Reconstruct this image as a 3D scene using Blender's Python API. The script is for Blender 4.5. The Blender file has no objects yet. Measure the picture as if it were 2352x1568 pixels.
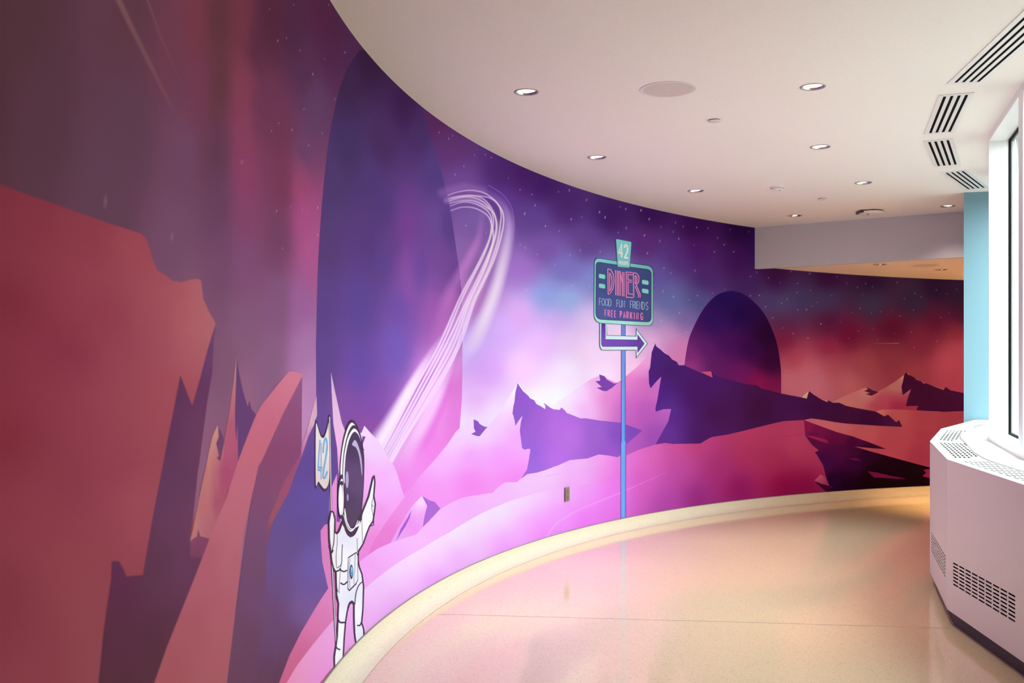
import bpy, math, random
from mathutils import Vector
from mathutils.geometry import delaunay_2d_cdt
import numpy as np
S = bpy.context.scene
COL = S.collection
random.seed(4)
# ------------------------------------------------------------------ camera, sky, exposure
F, CX, HY, EYE = 2358.0, 1176.0, 876.0, 1.35          # focal length in px, principal column, horizon row, eye height
cam_d = bpy.data.cameras.new('camera'); cam = bpy.data.objects.new('camera', cam_d); COL.objects.link(cam)
cam.location = (0, 0, EYE); cam.rotation_euler = (math.pi/2, 0, 0)
cam_d.sensor_width = 36; cam_d.lens = 36*F/2352; cam_d.shift_y = (HY-784)/2352; cam_d.clip_start = 0.05
cam_d.dof.use_dof = True; cam_d.dof.focus_distance = 7.0; cam_d.dof.aperture_fstop = 5.0
S.camera = cam
W = bpy.data.worlds.new('sky'); S.world = W; W.use_nodes = True
nt = W.node_tree; nt.nodes.clear()
out = nt.nodes.new('ShaderNodeOutputWorld'); bg = nt.nodes.new('ShaderNodeBackground')
tc = nt.nodes.new('ShaderNodeTexCoord'); sep = nt.nodes.new('ShaderNodeSeparateXYZ'); ramp = nt.nodes.new('ShaderNodeValToRGB')
mr = nt.nodes.new('ShaderNodeMapRange'); mr.inputs['From Min'].default_value = -1
nt.links.new(tc.outputs['Generated'], sep.inputs[0]); nt.links.new(sep.outputs['Z'], mr.inputs['Value'])
nt.links.new(mr.outputs[0], ramp.inputs[0]); nt.links.new(ramp.outputs[0], bg.inputs[0]); nt.links.new(bg.outputs[0], out.inputs[0])
e = ramp.color_ramp.elements                          # overcast sky above grey pavement
e[0].position = 0.0; e[0].color = (.05, .052, .05, 1)
e[1].position = 1.0; e[1].color = (.94, .96, 1.0, 1)
for p, c in ((.485, (.045, .047, .045, 1)), (.52, (.48, .49, .49, 1)), (.66, (.74, .77, .80, 1))):
    n = e.new(p); n.color = c
bg.inputs[1].default_value = 10.6
S.view_settings.view_transform = 'Standard'; S.view_settings.look = 'None'
S.view_settings.gamma = 1; S.view_settings.use_curve_mapping = False
S.view_settings.exposure = 0.46
S.cycles.use_denoising = True
S.cycles.max_bounces = 10; S.cycles.diffuse_bounces = 6; S.cycles.transparent_max_bounces = 24
S.cycles.sample_clamp_indirect = 6; S.cycles.caustics_reflective = False; S.cycles.caustics_refractive = False
LAMP_W = 96.0                                          # watts of one main downlight
LAMP_C = (1.0, .92, .80)
LOW_C = (1.0, .62, .28)                                # the warmer lamps beyond the bulkhead

# ------------------------------------------------------------------ dimensions (metres; x right, y away from the camera)
CEIL, LOW, BULK, BASE = 2.994, 2.580, 2.553, 0.10
WX, WY, WR = 7.979, 4.042, 8.772                       # the curved wall: centre and radius; nearer than WY it runs straight
XS = WX-WR
S0, S1 = -5.6, WR*math.radians(97)
def wall(s, z, off=0.0):
    if s <= 0: return (XS+off, WY+s, z)
    a = s/WR; r = WR-off
    return (WX-r*math.cos(a), WY+r*math.sin(a), z)
def wall_n(s):
    if s <= 0: return Vector((1, 0, 0))
    a = s/WR; return Vector((math.cos(a), -math.sin(a), 0))
def on_wall(px, py):                                   # photo pixel -> (s, z) on the wall
    t = (px-CX)/F
    a = t*t+1; b = -2*(t*WX+WY); c = WX*WX+WY*WY-WR*WR
    d = b*b-4*a*c
    y = (-b+math.sqrt(d))/(2*a) if d > 0 else -1
    if y >= WY:
        s = WR*math.atan2(y-WY, WX-t*y)
    else:
        y = XS/t; s = y-WY
    return s, EYE-(py-HY)/F*y
def on_level(px, py, z):
    y = F*(z-EYE)/(HY-py); return ((px-CX)/F*y, y)
def on_ceil(px, py): return on_level(px, py, CEIL)
def zt(y): return .745+.0305*y                         # top of the radiator cover, which rises gently along the wall

# ------------------------------------------------------------------ helpers
def tag(o, label=None, cat=None, group=None, kind=None):
    for k, v in (('label', label), ('category', cat), ('group', group), ('kind', kind)):
        if v: o[k] = v
    return o
def empty(name, loc, label, cat, group=None, rz=0):
    o = bpy.data.objects.new(name, None); COL.objects.link(o); o.location = loc; o.rotation_euler = (0, 0, rz)
    o.empty_display_size = .1
    return tag(o, label, cat, group)
def mesh(name, v, f, m, parent=None, smooth=False, local=False):
    me = bpy.data.meshes.new(name); me.from_pydata([tuple(p) for p in v], [], f); me.update()
    if m: me.materials.append(m)
    if smooth:
        for p in me.polygons: p.use_smooth = True
    o = bpy.data.objects.new(name, me); COL.objects.link(o)
    if parent:
        o.parent = parent
        if not local: o.matrix_parent_inverse = mat_of(parent).inverted()
    return o
def mat_of(o):
    from mathutils import Matrix
    m = Matrix.LocRotScale(o.location, o.rotation_euler, o.scale)
    return (mat_of(o.parent) @ o.matrix_parent_inverse @ m) if o.parent else m
class MB:
    def __init__(s): s.v = []; s.f = []
    def add(s, v, f):
        n = len(s.v); s.v += [tuple(p) for p in v]; s.f += [tuple(i+n for i in q) for q in f]
    def hexa(s, p): s.add(p, [(3, 2, 1, 0), (4, 5, 6, 7), (0, 1, 5, 4), (1, 2, 6, 5), (2, 3, 7, 6), (3, 0, 4, 7)])
    def box(s, a, b):
        x0, y0, z0 = a; x1, y1, z1 = b
        s.hexa([(x0,y0,z0),(x1,y0,z0),(x1,y1,z0),(x0,y1,z0),(x0,y0,z1),(x1,y0,z1),(x1,y1,z1),(x0,y1,z1)])
    def lathe(s, prof, n=40, c=(0, 0, 0), cap=False):
        v = []; f = []; k = len(prof)
        for i in range(n):
            a = 2*math.pi*i/n
            v += [(c[0]+r*math.cos(a), c[1]+r*math.sin(a), c[2]+z) for r, z in prof]
        for i in range(n):
            j = (i+1) % n
            f += [(i*k+q, j*k+q, j*k+q+1, i*k+q+1) for q in range(k-1)]
        if cap: f.append(tuple(i*k+k-1 for i in range(n)))
        s.add(v, f)
    def build(s, name, m, parent=None, smooth=False, local=False): return mesh(name, s.v, s.f, m, parent, smooth, local)
def prism(pts, z0, z1):
    b = MB(); n = len(pts)
    g = lambda z, p: z(p) if callable(z) else z
    v = [(x, y, g(z0, (x, y))) for x, y in pts]+[(x, y, g(z1, (x, y))) for x, y in pts]
    b.add(v, [tuple(range(n))[::-1], tuple(range(n, 2*n))]+[(i, (i+1) % n, n+(i+1) % n, n+i) for i in range(n)])
    return b
def inside(p, poly):
    x, y = p; c = False; j = len(poly)-1
    for i in range(len(poly)):
        xi, yi = poly[i]; xj, yj = poly[j]
        if (yi > y) != (yj > y) and x < (xj-xi)*(y-yi)/(yj-yi)+xi: c = not c
        j = i
    return c
def sheet(outer, holes, extra=()):                     # triangles of a flat polygon with holes
    v = [Vector(p) for p in outer]; ed = [(i, (i+1) % len(outer)) for i in range(len(outer))]
    for h in holes:
        n = len(v); v += [Vector(p) for p in h]; ed += [(n+i, n+(i+1) % len(h)) for i in range(len(h))]
    v += [Vector(p) for p in extra]
    V, _, T, *_ = delaunay_2d_cdt(v, ed, [], 0, 1e-6)
    bb = [(min(p[0] for p in h), max(p[0] for p in h), min(p[1] for p in h), max(p[1] for p in h)) for h in holes]
    fs = []
    for t in T:
        a, b, c = (V[i] for i in t); lg = max((a-b).length, (b-c).length, (c-a).length)
        if abs((b-a).cross(c-a)) < 2e-5*lg: continue     # needle along a straight edge
        c = (a+b+c)/3
        if not inside(c, outer): continue
        if any(b[0] <= c.x <= b[1] and b[2] <= c.y <= b[3] and inside(c, h) for h, b in zip(holes, bb)): continue
        fs.append(tuple(t))
    return [(p.x, p.y) for p in V], fs
def circle(x, y, r, n=40): return [(x+r*math.cos(2*math.pi*i/n), y+r*math.sin(2*math.pi*i/n)) for i in range(n)]
def lin(c):
    if isinstance(c, str): c = tuple(int(c[i:i+2], 16) for i in (0, 2, 4))
    return tuple(((v/255)/12.92 if v/255 <= .04045 else ((v/255+.055)/1.055)**2.4) for v in c)

# ------------------------------------------------------------------ materials
def mat(name, col, rough=.5, metal=0.0, spec=.5, coat=0.0, emit=None, es=0.0):
    m = bpy.data.materials.new(name); m.use_nodes = True; b = m.node_tree.nodes['Principled BSDF']
    b.inputs['Base Color'].default_value = (*col, 1); b.inputs['Roughness'].default_value = rough
    b.inputs['Metallic'].default_value = metal; b.inputs['Specular IOR Level'].default_value = spec
    b.inputs['Coat Weight'].default_value = coat
    if emit: b.inputs['Emission Color'].default_value = (*emit, 1); b.inputs['Emission Strength'].default_value = es
    return m
def grain(m, scale=300, amount=.02, bump=.0):          # fine mottling of a painted or moulded surface
    t = m.node_tree; b = t.nodes['Principled BSDF']; c = b.inputs['Base Color'].default_value[:3]
    g = t.nodes.new('ShaderNodeTexCoord'); n = t.nodes.new('ShaderNodeTexNoise'); n.inputs['Scale'].default_value = scale
    n.inputs['Detail'].default_value = 4
    r = t.nodes.new('ShaderNodeValToRGB')
    r.color_ramp.elements[0].color = (*[v*(1-amount) for v in c], 1); r.color_ramp.elements[1].color = (*[min(1, v*(1+amount)) for v in c], 1)
    r.color_ramp.elements[0].position = .3; r.color_ramp.elements[1].position = .7
    t.links.new(g.outputs['Object'], n.inputs['Vector']); t.links.new(n.outputs['Fac'], r.inputs[0]); t.links.new(r.outputs[0], b.inputs['Base Color'])
    if bump:
        k = t.nodes.new('ShaderNodeBump'); k.inputs['Strength'].default_value = bump; k.inputs['Distance'].default_value = .002
        t.links.new(n.outputs['Fac'], k.inputs['Height']); t.links.new(k.outputs[0], b.inputs['Normal'])
    return m
def terrazzo(name, base, dark, light, rough, coat):
    m = mat(name, base, rough, coat=coat); t = m.node_tree; b = t.nodes['Principled BSDF']
    g = t.nodes.new('ShaderNodeTexCoord')
    def speck(scale, lo, c, prev):
        v = t.nodes.new('ShaderNodeTexVoronoi'); v.inputs['Scale'].default_value = scale
        t.links.new(g.outputs['Object'], v.inputs['Vector'])
        s = t.nodes.new('ShaderNodeSeparateColor'); t.links.new(v.outputs['Color'], s.inputs[0])
        k = t.nodes.new('ShaderNodeMath'); k.operation = 'GREATER_THAN'; k.inputs[1].default_value = lo; t.links.new(s.outputs[0], k.inputs[0])
        d = t.nodes.new('ShaderNodeMath'); d.operation = 'LESS_THAN'; d.inputs[1].default_value = .42; t.links.new(v.outputs['Distance'], d.inputs[0])
        q = t.nodes.new('ShaderNodeMath'); q.operation = 'MULTIPLY'; t.links.new(k.outputs[0], q.inputs[0]); t.links.new(d.outputs[0], q.inputs[1])
        x = t.nodes.new('ShaderNodeMix'); x.data_type = 'RGBA'; x.inputs[7].default_value = (*c, 1)
        t.links.new(q.outputs[0], x.inputs[0])
        if prev is None: x.inputs[6].default_value = (*base, 1)
        else: t.links.new(prev, x.inputs[6])
        return x.outputs[2]
    o = speck(210, .70, light, None); o = speck(260, .80, dark, o); o = speck(130, .93, tuple(.72*v for v in base), o)
    t.links.new(o, b.inputs['Base Color'])
    n = t.nodes.new('ShaderNodeTexNoise'); n.inputs['Scale'].default_value = 1.3; n.inputs['Detail'].default_value = 5
    t.links.new(g.outputs['Object'], n.inputs['Vector'])
    r = t.nodes.new('ShaderNodeMapRange'); r.inputs['To Min'].default_value = rough*.75; r.inputs['To Max'].default_value = rough*1.3
    t.links.new(n.outputs['Fac'], r.inputs['Value']); t.links.new(r.outputs[0], b.inputs['Roughness'])
    return m
M_ceil = grain(mat('ceiling_paint', (.87, .845, .80), .9, spec=.2), 60, .012)
M_pave = grain(mat('pavement', (.175, .165, .15), .9), 3, .2)
M_wall = grain(mat('wall_plaster', (.62, .60, .60), .8, spec=.2), 80, .02)
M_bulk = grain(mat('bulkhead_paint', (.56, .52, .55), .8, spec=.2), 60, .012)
M_teal = grain(mat('teal_paint', (.165, .285, .345), .7, spec=.3), 60, .012)
M_floor = terrazzo('polished_terrazzo', (.73, .555, .37), (.54, .40, .26), (.80, .64, .46), .085, .0)
M_base = terrazzo('terrazzo_cove', (.69, .61, .48), (.48, .41, .31), (.77, .71, .60), .5, 0)
M_floor.node_tree.nodes['Principled BSDF'].inputs['Specular IOR Level'].default_value = .95
M_strip = mat('divider_metal', (.42, .38, .33), .4, .5)
M_cab_shaded = grain(mat('cover_steel_shaded', (.64, .60, .595), .45, spec=.4), 200, .01)  # the white cover, toned darker and pinker for its shaded front
M_cab_lit = grain(mat('cover_steel_lit', (.90, .90, .90), .45, spec=.4), 200, .01)  # the same cover, painted whiter where daylight falls on its top
M_black = mat('slot_shade_black', (.005, .004, .004), .9, spec=.05)  # flat black painted in for the shade inside slots
M_plinth = grain(mat('black_rubber_plinth', (.022, .014, .016), .6), 40, .2)
M_white = mat('white_enamel', (.80, .80, .79), .4)
M_frame = grain(mat('window_enamel', (.86, .88, .88), .35), 90, .01)
M_gasket = mat('black_gasket', (.004, .004, .004), .7, spec=.15)
M_chrome = mat('brushed_reflector', (.75, .70, .66), .22, 1.0)
M_trim = mat('lamp_trim', (.42, .36, .34), .35, .3)
M_glow = mat('lamp_glow', (1, .9, .8), .5, emit=(1.0, .88, .74), es=2.6)
M_plate = mat('plate_plastic', (.20, .165, .13), .4)
M_dark = mat('dark_plastic', (.03, .03, .035), .35)
M_device = mat('device_plastic', (.78, .74, .72), .4)
M_grille = grain(mat('speaker_grille', (.66, .60, .57), .75, spec=.2), 900, .10)
M_glass = bpy.data.materials.new('clear_glass'); M_glass.use_nodes = True
t = M_glass.node_tree; t.nodes.clear(); o_ = t.nodes.new('ShaderNodeOutputMaterial'); mx = t.nodes.new('ShaderNodeMixShader')
tr = t.nodes.new('ShaderNodeBsdfTransparent'); tr.inputs[0].default_value = (.88, .95, .92, 1); gl = t.nodes.new('ShaderNodeBsdfGlossy'); gl.inputs['Roughness'].default_value = .02
lw = t.nodes.new('ShaderNodeLayerWeight'); lw.inputs[0].default_value = .5                # Schlick's reflectance, the same from both sides
pw = t.nodes.new('ShaderNodeMath'); pw.operation = 'POWER'; pw.inputs[1].default_value = 5; t.links.new(lw.outputs['Facing'], pw.inputs[0])
ma = t.nodes.new('ShaderNodeMath'); ma.operation = 'MULTIPLY_ADD'; ma.inputs[1].default_value = .96; ma.inputs[2].default_value = .04; t.links.new(pw.outputs[0], ma.inputs[0])
t.links.new(ma.outputs[0], mx.inputs[0]); t.links.new(tr.outputs[0], mx.inputs[1]); t.links.new(gl.outputs[0], mx.inputs[2]); t.links.new(mx.outputs[0], o_.inputs[0])
def print_mat(name):                                   # printed matt vinyl: the colour of the ink is kept per vertex
    m = bpy.data.materials.new(name); m.use_nodes = True; t = m.node_tree; t.nodes.clear()
    o = t.nodes.new('ShaderNodeOutputMaterial'); b = t.nodes.new('ShaderNodeBsdfDiffuse'); b.inputs['Roughness'].default_value = .3
    a = t.nodes.new('ShaderNodeVertexColor'); a.layer_name = 'ink'; t.links.new(a.outputs[0], b.inputs['Color']); t.links.new(b.outputs[0], o.inputs[0])
    return m
M_ink = print_mat('printed_vinyl')

# ------------------------------------------------------------------ structure
def kindS(o): o['kind'] = 'structure'; return o
ss = [S0+i*(0-S0)/20 for i in range(20)]+[i*S1/150 for i in range(151)]
v = []; f = []
for s in ss: v += [wall(s, 0), wall(s, CEIL+.05), wall(s, CEIL+.05, -.12), wall(s, 0, -.12)]
for i in range(len(ss)-1):
    a, b = 4*i, 4*i+4
    f += [(a, a+1, b+1, b), (a+1, a+2, b+2, b+1), (a+2, a+3, b+3, b+2)]
wall_left = kindS(mesh('wall_left', v, f, M_wall))
tag(wall_left, 'long curving wall carrying the outer-space mural')
# outline of the building; beyond the bay windows lies open air
PLAN = [(-2, -2.2), (2.76, -2.2), (2.76, 2.9), (2.84, 4.28), (2.975, 5.64), (3.335, 6.80), (3.89, 7.87), (4.50, 8.78), (10, 8.78), (10, 14), (-2, 14)]
floor = kindS(prism(PLAN, -.3, 0).build('floor', M_floor))
gd = MB(); gd.box((2.77, -40, -.5), (60, 8.77, -.31)); kindS(tag(gd.build('ground', M_pave), 'pavement outside the windows')); gd = None
tag(floor, 'polished beige terrazzo floor with fine dark specks')
# floor joints
def floor_strip(pts, w):
    b = MB()
    for (x0, y0), (x1, y1) in zip(pts, pts[1:]):
        d = Vector((x1-x0, y1-y0)).normalized(); n = Vector((-d.y, d.x))*w/2
        b.add([(x0+n.x, y0+n.y, .0006), (x0-n.x, y0-n.y, .0006), (x1-n.x, y1-n.y, .0006), (x1+n.x, y1+n.y, .0006)], [(0, 1, 2, 3)])
    return b.build('divider_strip', M_strip, floor)
floor_strip([wall(s, 0, .105)[:2] for s in ss], .004)
floor_strip([on_level(1010, 1410, 0), on_level(1690, 1428, 0), on_level(2190, 1443, 0)], .004)
# cove base
prof = [(.001, BASE), (.010, BASE), (.012, BASE-.004)]+[(.012+.085*(1-math.cos(a)), .003+.085*(1-math.sin(a))) for a in [i*math.pi/16 for i in range(9)]]+[(.105, .001)]
v = []; f = []; k = len(prof)
for s in ss: v += [wall(s, z, o) for o, z in prof]
for i in range(len(ss)-1): f += [(i*k+q, (i+1)*k+q, (i+1)*k+q+1, i*k+q+1) for q in range(k-1)]
bb_ = kindS(mesh('baseboard_left', v, f, M_base, smooth=True)); tag(bb_, 'speckled terrazzo cove base running along the foot of the mural')
v = []; f = []
for s in ss: v += [wall(s, BASE, .0115), wall(s, BASE+.002, .0115), wall(s, BASE+.002, .001)]
for i in range(len(ss)-1): f += [(3*i, 3*i+3, 3*i+4, 3*i+1), (3*i+1, 3*i+4, 3*i+5, 3*i+2)]
tag(kindS(mesh('trim_1', v, f, M_strip)), 'thin metal edge on top of the cove base')

DOWN = [(1209, 211), (1371, 361), (1598, 438), (1826, 495), (1867, 199), (1884, 337), (1983, 419.5), (2177, 473)]
RD = .066
dl = [on_ceil(*p) for p in DOWN]
LOWD = [(2021, 607), (2162, 619)]
ld = [on_level(x, y, LOW) for x, y in LOWD]
ld += [(5.4, 10.9), (6.6, 11.6), (7.8, 11.6), (6.8, 10.5)]   # unseen lamps added round the corner to brighten the low ceiling
hid = [(1.0, 2.2), (1.15, .2), (2.0, 1.2)]             # downlights further back over the viewer, out of the frame
holes = [circle(x, y, RD-.006) for x, y in dl+hid]
# plan of the window side: points along the wall, from the far corner towards the camera
EW = [(4.38, 8.86), (3.74, 7.95), (3.18, 6.85), (2.812, 5.66), (2.68, 4.28), (2.60, 2.9)]
v, f = sheet(PLAN, holes)
ceiling = kindS(mesh('ceiling', [(x, y, CEIL) for x, y in v], f, M_ceil)); tag(ceiling, 'smooth off-white plaster ceiling')
kindS(tag(prism(PLAN, CEIL+.16, CEIL+.2).build('ceiling_slab', M_wall), 'concrete slab above the ceiling'))
# bulkhead and lower ceiling beyond it
b0, b1 = Vector((2.568, 10.98)), Vector((4.378, 9.91)); bd = (b1-b0).normalized(); bn = Vector((-bd.y, bd.x))
if bn.y < 0: bn = -bn
p0, p1 = b0-bd*.16, b0+bd*2.30
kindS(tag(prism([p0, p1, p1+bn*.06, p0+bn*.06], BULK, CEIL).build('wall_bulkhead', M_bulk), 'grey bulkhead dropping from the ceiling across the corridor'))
q0, q1 = p0+bn*.061, p1+bn*.061
outer = [tuple(q0), tuple(q1), (9.2, 9.9), (9.2, 13.4), (1.9, 13.4)]
v, f = sheet(outer, [circle(x, y, RD-.006) for x, y in ld])
kindS(tag(mesh('ceiling_low', [(x, y, LOW) for x, y in v], f, M_ceil), 'lower ceiling beyond the bulkhead'))
# teal return wall, its back, the end of the passage, and the walls behind the viewer
kindS(tag(prism([(3.93, 8.93), (4.55, 8.79), (5.6, 8.79), (9.2, 9.3), (9.2, 9.9), (4.66, 9.9)], 0, CEIL).build('wall_teal', M_teal), 'teal painted wall end beside the window'))
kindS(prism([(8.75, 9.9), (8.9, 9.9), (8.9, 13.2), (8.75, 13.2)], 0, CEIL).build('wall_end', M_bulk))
kindS(prism([(-1.2, -1.75), (3.6, -1.75), (3.6, -1.6), (-1.2, -1.6)], 0, CEIL).build('wall_back', M_wall))
kindS(prism([(2.60, 2.9), (2.72, 2.9), (2.72, -1.75), (2.60, -1.75)], 0, CEIL).build('wall_right', M_wall))

# ------------------------------------------------------------------ windows of the bay
OPEN_TOP = CEIL-.045
for i in range(5):
    A, B = Vector(EW[i]), Vector(EW[i+1]); d = (B-A).normalized(); L = (B-A).length; n = Vector((-d.y, d.x))
    if n.x < 0: n = -n                                 # n points outdoors
    P = lambda u, w, z: (*(A+d*u+n*w), z)
    def hexa(b, u0, u1, w0, w1, z0, z1):
        g = lambda z, u: z((A+d*u).y) if callable(z) else z
        b.hexa([P(u0, w0, g(z0, u0)), P(u1, w0, g(z0, u1)), P(u1, w1, g(z0, u1)), P(u0, w1, g(z0, u0)),
                P(u0, w0, g(z1, u0)), P(u1, w0, g(z1, u1)), P(u1, w1, g(z1, u1)), P(u0, w1, g(z1, u0))])
    u0, u1 = .012, L-.112
    DEP = .125
    b = MB()
    hexa(b, 0, L, 0, .16, OPEN_TOP, CEIL); hexa(b, 0, u0, 0, .16, lambda y: zt(y)-.02, OPEN_TOP); hexa(b, u1, L, 0, .16, lambda y: zt(y)-.02, OPEN_TOP)
    hexa(b, u0, u1, 0, .16, lambda y: zt(y)-.02, lambda y: zt(y)+.048)
    win = kindS(b.build('window_%d' % (i+1), M_frame))
    tag(win, ('white window casing of the bay facet next to the teal wall', 'white window casing of the bay facet just beyond the far jamb', 'white-framed window with deep bright jamb above the radiator cover',
              'window casing at the right edge of the picture', 'nearest window casing of the bay, outside the picture')[i])
    b = MB(); w0, w1 = DEP-.007, DEP+.02; lo = lambda y: zt(y)+.048
    g_ = .012
    hexa(b, u0, u0+g_, w0, w1, lo, OPEN_TOP); hexa(b, u1-g_, u1, w0, w1, lo, OPEN_TOP)
    hexa(b, u0+g_, u1-g_, w0, w1, OPEN_TOP-g_, OPEN_TOP); hexa(b, u0+g_, u1-g_, w0, w1, lo, lambda y: zt(y)+.048+g_)
    b.build('gasket', M_gasket, win)
    b = MB(); hexa(b, u0+g_, u1-g_, DEP, DEP+.006, lambda y: zt(y)+.06, OPEN_TOP-g_); b.build('pane', M_glass, win)
    b = MB(); hexa(b, -.0, L, 0.0, .16, 0, lambda y: zt(y)-.02); kindS(b.build('wall_window_%d' % (i+1), M_wall))
    # portal that guides daylight sampling through the opening
    pl = bpy.data.lights.new('window_portal', 'AREA'); pl.shape = 'RECTANGLE'; pl.size = u1-u0; pl.size_y = OPEN_TOP-.95; pl.cycles.is_portal = True
    po = bpy.data.objects.new('window_portal', pl); COL.objects.link(po)
    c = A+d*(u0+u1)/2+n*.18; po.location = (c.x, c.y, (OPEN_TOP+.95)/2)
    po.rotation_euler = Vector((-n.x, -n.y, 0)).to_track_quat('-Z', 'Z').to_euler()
# ------------------------------------------------------------------ the mural: measured drawing coordinates -> places on the wall
# every drawing frame is (x origin, y origin, scale) of an enlarged piece of the photograph that was traced
FR = dict(P=(0, 0, 1), a=(0, 0, 2.6133), b=(600, 0, 2.6133), e=(0, 600, 3.1367), f=(0, 1068, 3.1367), g=(600, 800, 3.92), h=(600, 1168, 3.92),
          A=(1000, 400, 3.92), B=(1330, 520, 4.9), C=(850, 800, 3.92), D=(1150, 800, 3.92), E=(1480, 620, 3.92), F=(1800, 600, 3.921), G=(1750, 900, 4.48), H=(800, 1050, 3.0273))
def px(fr, *pts):
    x0, y0, k = FR[fr]
    return [(x0+x/k, y0+y/k) for x, y in pts]
LIFT = 0                                               # extra clearance, in layers, of graphics stuck over the mural
INK_E = 1.0                                            # brightness of print white under the room's light
LS = [-2.4, -1.5, -.5, 1, 3, 5, 6, 7, 8, 9, 11.5]
LZ = [.25, .6, 1.0, 2.0, 2.7]
LT = np.array([[float(q) for q in r.split()] for r in '''.50 .50 .42 .48 .47 .40 .47 .45 .38 .43 .40 .33 .40 .36 .28
.72 .72 .62 .71 .70 .60 .66 .64 .55 .53 .50 .42 .46 .42 .34
1.02 1.06 .92 1.02 1.05 .90 .93 .95 .81 .76 .74 .63 .60 .56 .46
1.30 1.30 1.12 1.33 1.33 1.17 1.31 1.33 1.15 .98 .95 .81 .70 .63 .52
1.62 1.60 1.37 1.68 1.67 1.44 1.66 1.66 1.42 1.15 1.10 .94 .76 .67 .54
1.65 1.57 1.36 1.72 1.62 1.46 1.66 1.63 1.40 1.12 1.06 .89 .77 .65 .51
1.46 1.41 1.21 1.54 1.50 1.30 1.52 1.48 1.26 1.06 1.0 .84 .73 .63 .50
1.14 1.08 .90 1.25 1.17 .98 1.22 1.14 .95 .94 .84 .68 .68 .56 .43
.81 .70 .57 .92 .78 .62 .93 .78 .63 .81 .63 .48 .62 .50 .37
.76 .50 .32 .83 .55 .35 .89 .58 .36 .82 .52 .33 .73 .45 .27
1.18 .58 .25 1.28 .62 .26 1.33 .62 .26 1.12 .53 .23 .98 .46 .20'''.split('\n')]).reshape(11, 5, 3)
def light_at(s, z):                                    # this scene's own light on the wall, smoothed; ink is painted lighter where it weakens
    i = max(0, min(len(LS)-2, sum(1 for q in LS if q <= s)-1)); j = max(0, min(len(LZ)-2, sum(1 for q in LZ if q <= z)-1))
    u = min(1, max(0, (s-LS[i])/(LS[i+1]-LS[i]))); w = min(1, max(0, (z-LZ[j])/(LZ[j+1]-LZ[j])))
    return tuple((LT[i][j]*(1-u)+LT[i+1][j]*u)*(1-w)+(LT[i][j+1]*(1-u)+LT[i+1][j+1]*u)*w)
def ink(rgb, s, z):                                    # seen colour (0-255) -> ink colour with this scene's light falloff divided out
    l = lin(rgb); e = light_at(s, z)
    return tuple(min(.90, c/k) for c, k in zip(l, e))
class field:                                           # smooth colour field through measured samples
    def __init__(s, samples, power=3.2, eps=14.0, ax=1.0):   # ax > 1: bands that run up and down
        s.ax = ax; s.P = np.array([q[:2] for q in samples], float); s.C = np.array([q[2] for q in samples], float); s.p = power; s.e = eps
    def __call__(s, x, y):
        k = s.ax(x) if callable(s.ax) else s.ax
        w = ((k*(s.P[:, 0]-x))**2+(s.P[:, 1]-y)**2+s.e**2)**(-s.p/2); return tuple((w[:, None]*s.C).sum(0)/w.sum())
    def arr(s, X, Y):
        out = np.zeros((len(X), 3)); W = np.zeros(len(X)); k = np.array([s.ax(x) for x in X]) if callable(s.ax) else s.ax
        for (px_, py_), c in zip(s.P, s.C):
            w = ((k*(px_-X))**2+(py_-Y)**2+s.e**2)**(-s.p/2); out += w[:, None]*c; W += w
        return out/W[:, None]
ZTOP, ZBOT = CEIL-.002, BASE+.004
def to_px(s, z, off=0):                                # wall place -> drawing coordinates (for sampling a colour field)
    x, y, _ = wall(s, z, off); y = max(y, .6); return CX+F*x/y, HY-F*(z-EYE)/y
def decal(name, outline, colour, layer, parent, m=None, step=.06, clampz=True):
    pts = [on_wall(*p) for p in outline]
    if clampz: pts = [(s, min(ZTOP, max(ZBOT, z))) for s, z in pts]
    dense = []
    for i, p in enumerate(pts):
        q = pts[(i+1) % len(pts)]; n = max(1, int(abs(q[0]-p[0])/.045))
        if math.hypot(q[0]-p[0], q[1]-p[1]) < 1e-5: continue
        dense += [(p[0]+(q[0]-p[0])*k/n, p[1]+(q[1]-p[1])*k/n) for k in range(n)]
    a0, a1 = min(p[0] for p in dense), max(p[0] for p in dense); z0, z1 = min(p[1] for p in dense), max(p[1] for p in dense)
    extra = []
    if a1-a0 > step*.6:
        na, nz = max(1, int((a1-a0)/step)), max(1, int((z1-z0)/(step*1.2)))
        extra = [(a0+(a1-a0)*(i+.5)/na, z0+(z1-z0)*(j+.5)/nz) for i in range(na) for j in range(nz)]
        extra = [p for p in extra if inside(p, dense)]
    V, T = sheet(dense, [], extra)
    o = mesh(name, [wall(s, z, .0008+.00022*(layer+LIFT)) for s, z in V], T, M_ink, parent)
    paint(o, V, colour)
    return o
def paint(o, V, colour):
    at = o.data.color_attributes.new('ink', 'FLOAT_COLOR', 'POINT')
    buf = np.ones((len(V), 4), np.float32)
    for i, (s, z) in enumerate(V):
        c = colour(*to_px(s, z)) if callable(colour) else colour
        if isinstance(c, str): c = tuple(int(c[j:j+2], 16) for j in (0, 2, 4))
        buf[i, :3] = ink(c, s, z)
    at.data.foreach_set('color', buf.ravel())
def smooth(pts, n=5, closed=False):                    # Catmull-Rom through traced points
    P = [np.array(p, float) for p in pts]; N = len(P); o = []
    for i in range(N if closed else N-1):
        p0 = P[i-1] if (closed or i > 0) else P[i]; p1 = P[i]; p2 = P[(i+1) % N]; p3 = P[(i+2) % N] if (closed or i+2 < N) else p2
        for k in range(n):
            t = k/n
            o.append(tuple(.5*((2*p1)+(-p0+p2)*t+(2*p0-5*p1+4*p2-p3)*t*t+(-p0+3*p1-3*p2+p3)*t**3)))
    if not closed: o.append(tuple(P[-1]))
    return o
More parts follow.
